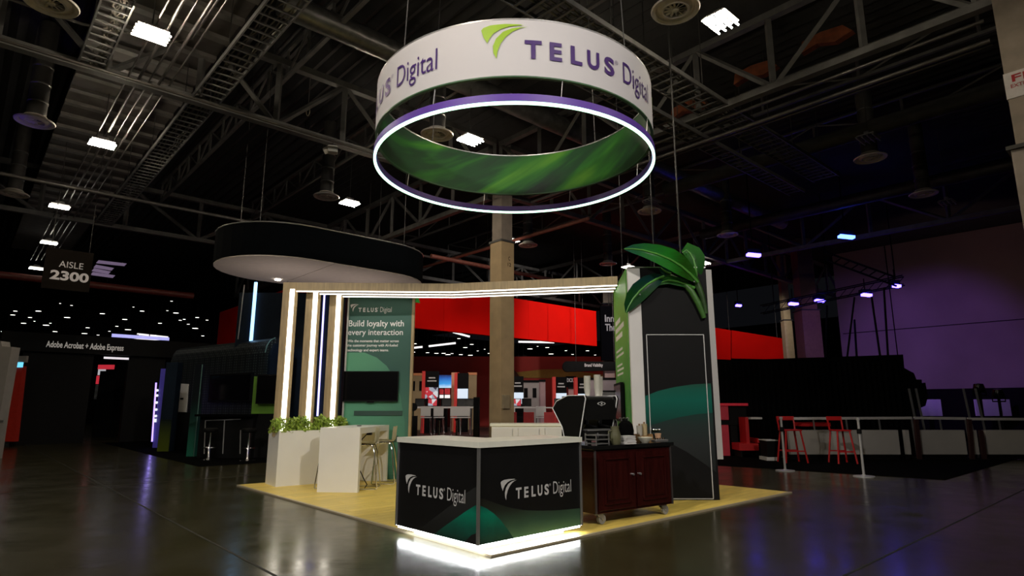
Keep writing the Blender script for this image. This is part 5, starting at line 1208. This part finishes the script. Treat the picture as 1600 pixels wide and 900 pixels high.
# barrier posts with round bases and white rail
pb = thing('barrier_post', '', 'barrier post', group='silver barrier posts at right')
MB().lathe([(0, 0), (.2, 0), (.2, .02), (.045, .035), (.025, .05), (.023, 1.12), (.035, 1.12), (.04, 1.17), (0, 1.175)], n=22).build('pole', mat('satin_silver', (.6, .6, .6), .3, metal=.45, noise=.04), pb, True, local=True)
MB().lathe([(.03, .85), (.045, .85), (.045, .95), (.03, .95)], n=14).build('rail_clamp', BLK, pb, True, local=True)
bpost = [G(1227, 736), G(1350, 745)]
pb.location = bpost[0]; pb.location.z = 0; pb['label'] = 'left silver barrier post with round base at right'
copy_tree(pb, Vector((bpost[1].x, bpost[1].y, 0)), 0, 'second silver barrier post with round base, nearer the camera')
pts = [G(1240, 724), Vector((8.35, 13.3, 0)), Vector((10.0, 13.9, 0)), Vector((11.7, 14.3, 0)), Vector((14.5, 15.0, 0))]
rails = [(PY(1219, 654, 17.3), PY(1424, 653, 17.3)), (PY(1428, 653, 17.3), PY(1508, 654, 17.3)), (PY(1512, 654.5, 17.3), PY(1608, 655, 17.3))]
for i, (p0, p1) in enumerate(rails):
    o = thing('white_barrier', ('left white rail barrier behind the silver posts', 'middle white rail barrier section at right', 'rightmost white rail barrier section at the picture edge')[i], 'barrier', (p0.x, p0.y, .012))
    MB().bar(p0, p1, .06, .07).build('top_rail', mat('white_rail', (.5, .48, .48), .5, noise=.05), o)
    nn = (5, 3, 3)[i]
    for k in range(nn):
        q = p0.lerp(p1, (k+.0)/(nn-1))
        MB().bar(q, Vector((q.x+.04, q.y, .014)), .035, .035, up=(0, 1, 0)).build('rail_post', ALU, o)
    for xt in ((), (1431,), (1505, 1524))[0 if i == 0 else i] if i else (1420,):
        p_ = PY(xt, 607, 17.3); MB().bar(p_, Vector((p_.x+.16, 17.3, .014)), .04, .04, up=(0, 1, 0)).build('tall_post', ALU, o)
    for k in range(nn): 
        q = p0.lerp(p1, k/(nn-1)); MB().box((q.x+.04, q.y, .022), (.1, .3, .02)).build('foot', STEELD, o)
# low white partition boxes
WB = mat('low_wall_white', (.42, .4, .38), .7, noise=.06, nscale=2)
for i, (x0, x1, lb) in enumerate(((1232, 1346, 'low white wall panel behind the red stools'), (1347, 1410, 'low white wall panel right of the second barrier post'), (1413.5, 1427, 'narrow low white wall panel left of the dark gap'), (1438, 1515, 'low white wall panel below the purple wall'), (1520, 1534, 'narrow low white wall panel between two dark posts'), (1539, 1612, 'low white wall panel at the right picture edge'))):
    a_, b_ = PY(x0, 672, 16.8), PY(x1, 673.5, 16.6)
    o = thing('low_wall', lb, 'low wall', ((a_.x+b_.x)/2, 16.8, .012), group='low white wall panels')
    MB().box(((a_.x+b_.x)/2, 16.85, (a_.z+.14)/2), (b_.x-a_.x, .12, a_.z-.14)).build('panel', WB, o)
    MB().box(((a_.x+b_.x)/2, 16.9, .076), (b_.x-a_.x-.02, .08, .13)).build('black_kickboard', BLK, o)
for i, (x0, y0, x1, y1) in enumerate(((1431, 655, 1436, 710), (1514, 655, 1518, 710), (1532, 672, 1537, 710))):
    p0, p1 = PY(x0, y0, 16.7), PY(x1, y1, 16.7)
    o = thing('dark_post', ('tall dark post by the black stage edge', 'dark post between low white panels', 'short dark post at right between low white panels')[i], 'post', (p1.x, 16.7, .012)); MB().bar(p0, Vector((p1.x, 16.7, .03)), .1, .08, up=(0, 1, 0)).build('post_body', mat('maroon_post', (.03, .008, .008), .6, noise=.1), o)
    MB().box((p1.x, 16.7, .022), (.2, .2, .02)).build('base_plate', BLK, o)
# red high stools
def red_stool(x, Yd, lab, wd=.42, h=1.05):
    p = PY(x, 690, Yd); o = thing('red_high_stool', lab, 'bar stool', (p.x, Yd, .012), group='red metal high stools')
    for sx in (-1, 1):
        for sy in (-1, 1): MB().bar((p.x+sx*wd*.36, Yd+sy*.17, .8), (p.x+sx*wd*.55, Yd+sy*.24, .014), .035, .035).build('leg', REDM, o)
    MB().box((p.x, Yd, .81), (wd*.9, .38, .035), bev=.008).build('seat', REDM, o)
    MB().box((p.x, Yd-.2, .3), (wd*.95, .03, .03)).build('footrest', REDM, o); MB().box((p.x, Yd+.2, .3), (wd*.95, .03, .03)).build('footrest', REDM, o)
    for sx in (-1, 1): MB().bar((p.x+sx*wd*.4, Yd+.17, .8), (p.x+sx*wd*.42, Yd+.24, h+.1), .03, .03).build('back_post', REDM, o)
    MB().box((p.x, Yd+.235, h+.05), (wd*.88, .03, .1)).build('backrest', REDM, o)
red_stool(1236, 15.9, 'red metal high stool behind the left barrier post', .5); red_stool(1314, 15.7, 'red metal high stool left of the second barrier post', .42)
rt = thing('red_counter_top', 'red tabletop showing above the low white wall', 'table', PY(1276, 690, 18))
a_, b_ = PY(1251, 664, 17.6), PY(1297, 669, 17.6)
MB().box(((a_.x+b_.x)/2, 17.8, .9), (b_.x-a_.x, .5, .1)).build('top', REDM, rt); MB().box(((a_.x+b_.x)/2, 17.8, .43), (.12, .12, .84)).build('pedestal', BLK, rt)
# red lit cabinet and red sofa next to the tower
rd = thing('red_display_cabinet', 'glowing red display cabinet just right of the dark tower', 'cabinet', PY(1135, 704, 18))
def rbox(x0, y0, x1, y1, Yd, dep, m, nm, par):
    a_, b_ = PY(x0, y0, Yd), PY(x1, y1, Yd)
    if b_.z < .16: b_.z = .013   # stands on the carpet
    return MB().box(((a_.x+b_.x)/2, Yd+dep/2, (a_.z+b_.z)/2), (b_.x-a_.x, dep, a_.z-b_.z)).build(nm, m, par)
RLIT = mat('red_lit', (.5, .012, .03), .5, noise=.1, emit=.14); RLIT2 = mat('red_lit_soft', (.4, .02, .04), .5, noise=.1, emit=.06)
rbox(1100, 630, 1169, 634, 18, .7, RLIT, 'top_edge', rd); rbox(1100, 634, 1139, 656, 18.05, .6, RLIT2, 'upper_panel', rd); rbox(1139, 634, 1167, 660, 18.1, .5, BLK, 'dark_niche', rd)
rbox(1100, 657, 1153, 664, 18.02, .6, BLK, 'shelf', rd); rbox(1100, 664, 1141, 708.5, 18, .6, RLIT2, 'lower_panel', rd); rbox(1141, 664, 1154, 700, 18.05, .6, BLK, 'side_panel', rd)
rf = thing('red_armchair', 'red armchair seen from the side right of the red cabinet', 'armchair', PY(1170, 703, 17.4))
rbox(1155, 693, 1186, 704, 17.4, .6, REDM, 'seat', rf); rbox(1164, 652, 1172, 693, 17.5, .5, REDM, 'backrest', rf); rbox(1183, 685, 1186.5, 692, 17.4, .6, REDM, 'armrest', rf)
rbox(1157, 703, 1160, 710.8, 17.45, .5, BLK, 'leg', rf); rbox(1181, 703, 1184, 710.8, 17.45, .5, BLK, 'leg', rf)
tt_ = thing('white_side_table', 'small white-topped side table right of the red armchair', 'table', PY(1182, 655, 17.9))
rbox(1173, 652, 1191, 655, 17.9, .4, WHITEM, 'top', tt_); rbox(1180, 655, 1184, 708.4, 18.0, .1, BLK, 'stem', tt_)
bstl = thing('black_case_table', 'low black table with white edges right of the red armchair', 'table', PY(1206, 715, 16.4))
rbox(1197, 687.5, 1216, 689, 16.4, .5, WHITEM, 'top_edge', bstl); rbox(1198, 689, 1215, 714, 16.42, .45, BLK, 'body', bstl); rbox(1198, 714.5, 1216, 715.6, 16.38, .5, WHITEM, 'base_edge', bstl)
# black stage curtain block
sb_ = thing('black_stage_block', 'huge black draped stage block filling the right background', 'stage', PY(1260, 700, 20))
pts = [(PY(x, y, 19.5).x, PY(x, y, 19.5).z) for x, y in ((1108, 712), (1108, 564), (1411, 554), (1413, 575), (1428, 583), (1432, 593), (1440, 593), (1441, 603), (1446, 598), (1450, 620), (1446, 634), (1432, 640), (1432, 712))]
pts = [(x, max(z, .012)) for x, z in pts]
MB().prism(pts, lambda x, y, d: Vector((x, 19.5+d, y)), 2.2).build('drape', BLKF, sb_)
fold = MB().cyl((0, 0, .0), (0, 0, 2.75), .07, n=8).mesh('drape_fold', BLKF, True)
for k in range(34):
    x = PY(1112+k*9, 640, 19.45).x; place('drape_fold', fold, sb_, WM[sb_.name].inverted() @ Vector((x, 19.49, .02)))
for i, (x, y, w_, h_) in enumerate(((1530, 610, 13, 7), (1560, 619, 10, 11))):   # stage moving heads silhouettes
    p = PY(x, y, 24); o = thing('stage_spotlight', ('left', 'right')[i]+' black stage spotlight silhouetted low before the purple wall', 'spotlight', (p.x, 24, 0.012))
    MB().lathe([(0, -.1), (.16, -.1), (.2, .05), (.16, .25), (0, .28)], c=p, n=16).build('head', BLKG, o, True); MB().cyl((p.x, 24, .03), (p.x, 24, p.z-.05), .05, n=8).build('stand', BLK, o); MB().box((p.x, 24, .03), (.5, .5, .03)).build('base', BLK, o)
    MB().tube([p+Vector((-.25, 0, 0)), p+Vector((-.25, 0, -.2)), p+Vector((.25, 0, -.2)), p+Vector((.25, 0, 0))], .025, 6).build('yoke', BLK, o)
# dark lower band and doors of far wall
dkb = MB().bar(HB(42.7, -30, 1.2), HB(42.7, 15, 1.2), .2, 2.4).build('far_dado', WALLK); tag(dkb, 'black lower dado along the beige far wall', 'dado')
for i, (x0, x1) in enumerate(((1438, 1472), (1522, 1580))):
    p0, p1 = PY(x0, 624, 33), PY(x1, 650, 33)
    o = thing('purple_lit_board', ('left', 'right')[i]+' pale board lit purple beneath the beige wall', 'board', ((p0.x+p1.x)/2, 33, 0)); MB().box(((p0.x+p1.x)/2, 33, (p0.z+p1.z)/2), (p1.x-p0.x, .1, p0.z-p1.z)).build('board', WHITEM, o)
    MB().box(((p0.x+p1.x)/2, 33.1, p0.z/2), (.2, .1, p0.z)).build('stand', BLK, o)
# two columns beside the stage
for i, (x0, x1, y0, m_, lb) in enumerate(((1225.5, 1238, 482, mat('cream_column', (.42, .33, .2), .7, noise=.08), 'slim cream column left of the stage truss'), (1251, 1279, 465, mat('brown_column', (.25, .15, .085), .7, noise=.1), 'broad brown column under the stage truss'))):
    a_, b_ = PY(x0, 540, 40-i*4), PY(x1, 540, 40-i*4)
    column('building_column', lb, ((a_.x+b_.x)/2, 40-i*4), b_.x-a_.x, 11.4, 7.0, (m_, m_), 0)
# lighting truss with blue bars
tr = thing('lighting_truss', 'black box lighting truss carrying blue lamps at right', 'truss', PY(1300, 470, 30))
T0, T1 = PY(1190, 484, 31), PY(1412, 438, 27)
td_ = (T1-T0).normalized(); tn = Vector((td_.y, -td_.x, 0)).normalized()
for dx, dz in ((-.2, -.2), (.2, -.2), (-.2, .2), (.2, .2)): MB().tube([T0+tn*dx+Vector((0, 0, dz)), T1+tn*dx+Vector((0, 0, dz))], .03, 6).build('chord', BLK, tr)
nn = 16
for k in range(nn):
    p0, p1 = T0.lerp(T1, k/nn), T0.lerp(T1, (k+1)/nn)
    MB().tube([p0-tn*.2+Vector((0, 0, -.2)), p1-tn*.2+Vector((0, 0, .2))], .016, 5).build('brace', BLK, tr)
for q in (.1, .5, .95): p = T0.lerp(T1, q); MB().cyl(p+Vector((0, 0, .2)), (p.x, p.y, 11.5), .025, n=6).build('hoist_chain', BLK, tr)
BAR = glow('stage_bar_violet', (.07, .045, 1), 16); BARB = glow('stage_bar_blue', (.03, .07, 1), 16)
for i, (x, y, w_, Yd, m_, lb) in enumerate(((1240, 475, 13, 30, BAR, 'violet stage lamp above the slim cream column'), (1281, 470, 14, 29.4, BAR, 'violet stage lamp above the broad brown column'), (1354, 461, 14, 28, BAR, 'violet stage lamp third along the truss'), (1401, 447, 10, 27, BAR, 'violet stage lamp at the right end of the truss'), (1177.5, 398.5, 21, 25, BAR, 'bright violet stage lamp high right of the giant leaf'), (1322.5, 370, 24, 25, BARB, 'bright blue stage lamp high at right'), (1154, 477.5, 8, 36, BAR, 'tiny violet lamp low right of the dark tower'))):
    p = PY(x, y, Yd); ww = w_*Yd/F
    o = thing('stage_lamp', lb, 'stage lamp', p, group='blue and violet stage lamps')
    MB().box(p, (ww, .25, .12), 0, rot=Matrix.Rotation(R(6), 3, 'Y').to_3x3(), bev=.02).build('glowing_face', m_, o)
    MB().box(p+Vector((0, .1, .17)), (ww*1.05, .3, .2)).build('housing', BLK, o)
    MB().cyl(p+Vector((0, .1, .25)), Vector((p.x, p.y+.1, 11.58 if i > 3 else p.z+.8)), .025, n=6).build('hanger', BLK, o)
tr2 = thing('lighting_truss', 'second black truss rising behind the blue lamps at right', 'truss', PY(1350, 420, 27))
T0, T1 = PY(1290, 400, 28), PY(1400, 440, 26)
for dz in (-.2, .2): MB().tube([T0+Vector((0, 0, dz)), T1+Vector((0, 0, dz))], .05, 6).build('chord', BLK, tr2)
for k in range(8):
    p0, p1 = T0.lerp(T1, k/8), T0.lerp(T1, (k+1)/8); MB().tube([p0+Vector((0, 0, -.2)), p1+Vector((0, 0, .2))], .03, 5).build('brace', BLK, tr2)
MB().cyl(T0+Vector((0, 0, .2)), (T0.x, T0.y, 11.5), .025, n=6).build('hoist_chain', BLK, tr2)
for i, (x0, y0, x1, y1) in enumerate(((1335, 465, 1323, 556), (1335, 500, 1339, 556), (1362, 465, 1376, 555), (1381, 450, 1388, 556), (1292, 478, 1291, 558))):
    p0, p1 = PY(x0, y0, 22.5), PY(x1, y1+8, 20.8)
    tag(MB().cyl(p0, p1, .035, n=6).build('stage_cable', BLK), ('first', 'second', 'third', 'fourth', 'fifth')[i]+' black stage cable rising from the black block at right', 'cable')
# chain hoist near upper left truss
hk = thing('chain_hoist', 'small chain hoist hanging from the upper left truss', 'hoist', HB(6.4, 15.2, 7.9))
p = PY(481, 178, 16.2)
MB().cyl(p+Vector((0, 0, .1)), (p.x, p.y, 10.9), .01, n=6).build('chain', STEEL, hk)
MB().lathe([(0, -.5), (.06, -.48), (.08, -.35), (.06, -.25), (0, -.24)], c=p, n=12).build('motor', BLK, hk, True)
MB().tube([p+Vector((.05*math.sin(t), 0, .08+.14*math.cos(t))) for t in [2*math.pi*k/12 for k in range(12)]], .014, 6, closed=True).build('hook_ring', mat('hook_yellow', (.3, .28, .2), .5, noise=.1), hk, True)
pr = thing('projector', 'white projector box hung under the left truss by the ring', 'projector', PY(522, 232, 17))
p = PY(520, 234, 16.5)
MB().box(p, (.28, .25, .2), .3, bev=.03).build('body', WHITEM, pr); MB().cyl(p+Vector((-.25, 0, -.05)), p+Vector((-.1, 0, .02)), .09, n=14).build('lens_hood', DUCTW, pr); MB().cyl(p, (p.x, p.y, 9.0), .02, n=6).build('hanger', STEELD, pr)

# ================================================================== SPOT LIGHTS, WITH AN ADDED WALL FILL
def spot(name, loc, target, energy, size, col, blend=.6, soft=.15):
    l = bpy.data.lights.new(name, 'SPOT'); l.energy = energy; l.spot_size = R(size); l.color = col; l.spot_blend = blend; l.shadow_soft_size = soft
    o = bpy.data.objects.new(name, l); COL.objects.link(o); o.location = loc
    o.rotation_euler = (Vector(target)-Vector(loc)).to_track_quat('-Z', 'Y').to_euler(); return o
spot('banner_spot', HB(26.5, 16, 8.2), HB(26.5, 24, 6), 2100, 70, (1, .9, .8))
spot('banner_spot', HB(16, 16.5, 8.2), HB(17, 24, 6), 350, 70, (1, .8, .7))
spot('banner_spot', PY(1200, 430, 36), PY(1170, 540, 42), 500, 70, (1, .9, .8))
spot('stage_wash', PY(1354, 470, 27.5), PY(1470, 575, 38), 1250, 55, (.35, .15, 1))
spot('stage_wash', PY(1281, 478, 29), PY(1340, 545, 40), 420, 50, (.4, .2, 1))
spot('demo_wash', Vector((-1, 24, 8)), Vector((0, 28, 2)), 700, 90, (1, .85, .8))
spot('red_wall_wash', Vector((4, 38, 7)), Vector((4, 46, 4)), 300, 100, (1, .5, .4))
spot('blue_wash', HB(-1, 20, 6.5), HB(.4, 19.4, 9.5), 25, 35, (.15, .05, 1))
spot('canopy_uplight', HB(6.4, 16.7, 3.4), HB(6.5, 17.0, 5.2), 36, 150, (1, .85, .76))
spot('canopy_uplight', HB(9, 16.7, 3.4), HB(8.9, 17.0, 5.2), 36, 150, (1, .85, .76))
spot('wall_fill', PY(1500, 420, 27), PY(1500, 450, 38), 110, 100, (1, .6, .5))  # warm fill added to lift the upper wall, has no fixture
spot('column_wash', PY(1240, 478, 30), Vector((-.4, 21, 4)), 260, 30, (.75, .5, 1))

# housings of the front lights
for i, (lc, tg, en, sz) in enumerate(FRONT):
    p = Vector(lc); d = (Vector(tg)-p).normalized()
    o = thing('rigged_spotlight', ('left', 'right')[i]+' black spotlight hung from the roof behind the viewer', 'spotlight', lc, group='front spotlights')
    MB().cyl(p-d*.5, p-d*.12, .2, n=16).build('can', BLK, o, True)
    MB().cyl(p-d*.3+Vector((0, 0, .1)), (p-d*.3).xy.to_3d()+Vector((0, 0, 11.5)), .02, n=6).build('hanger', BLK, o)
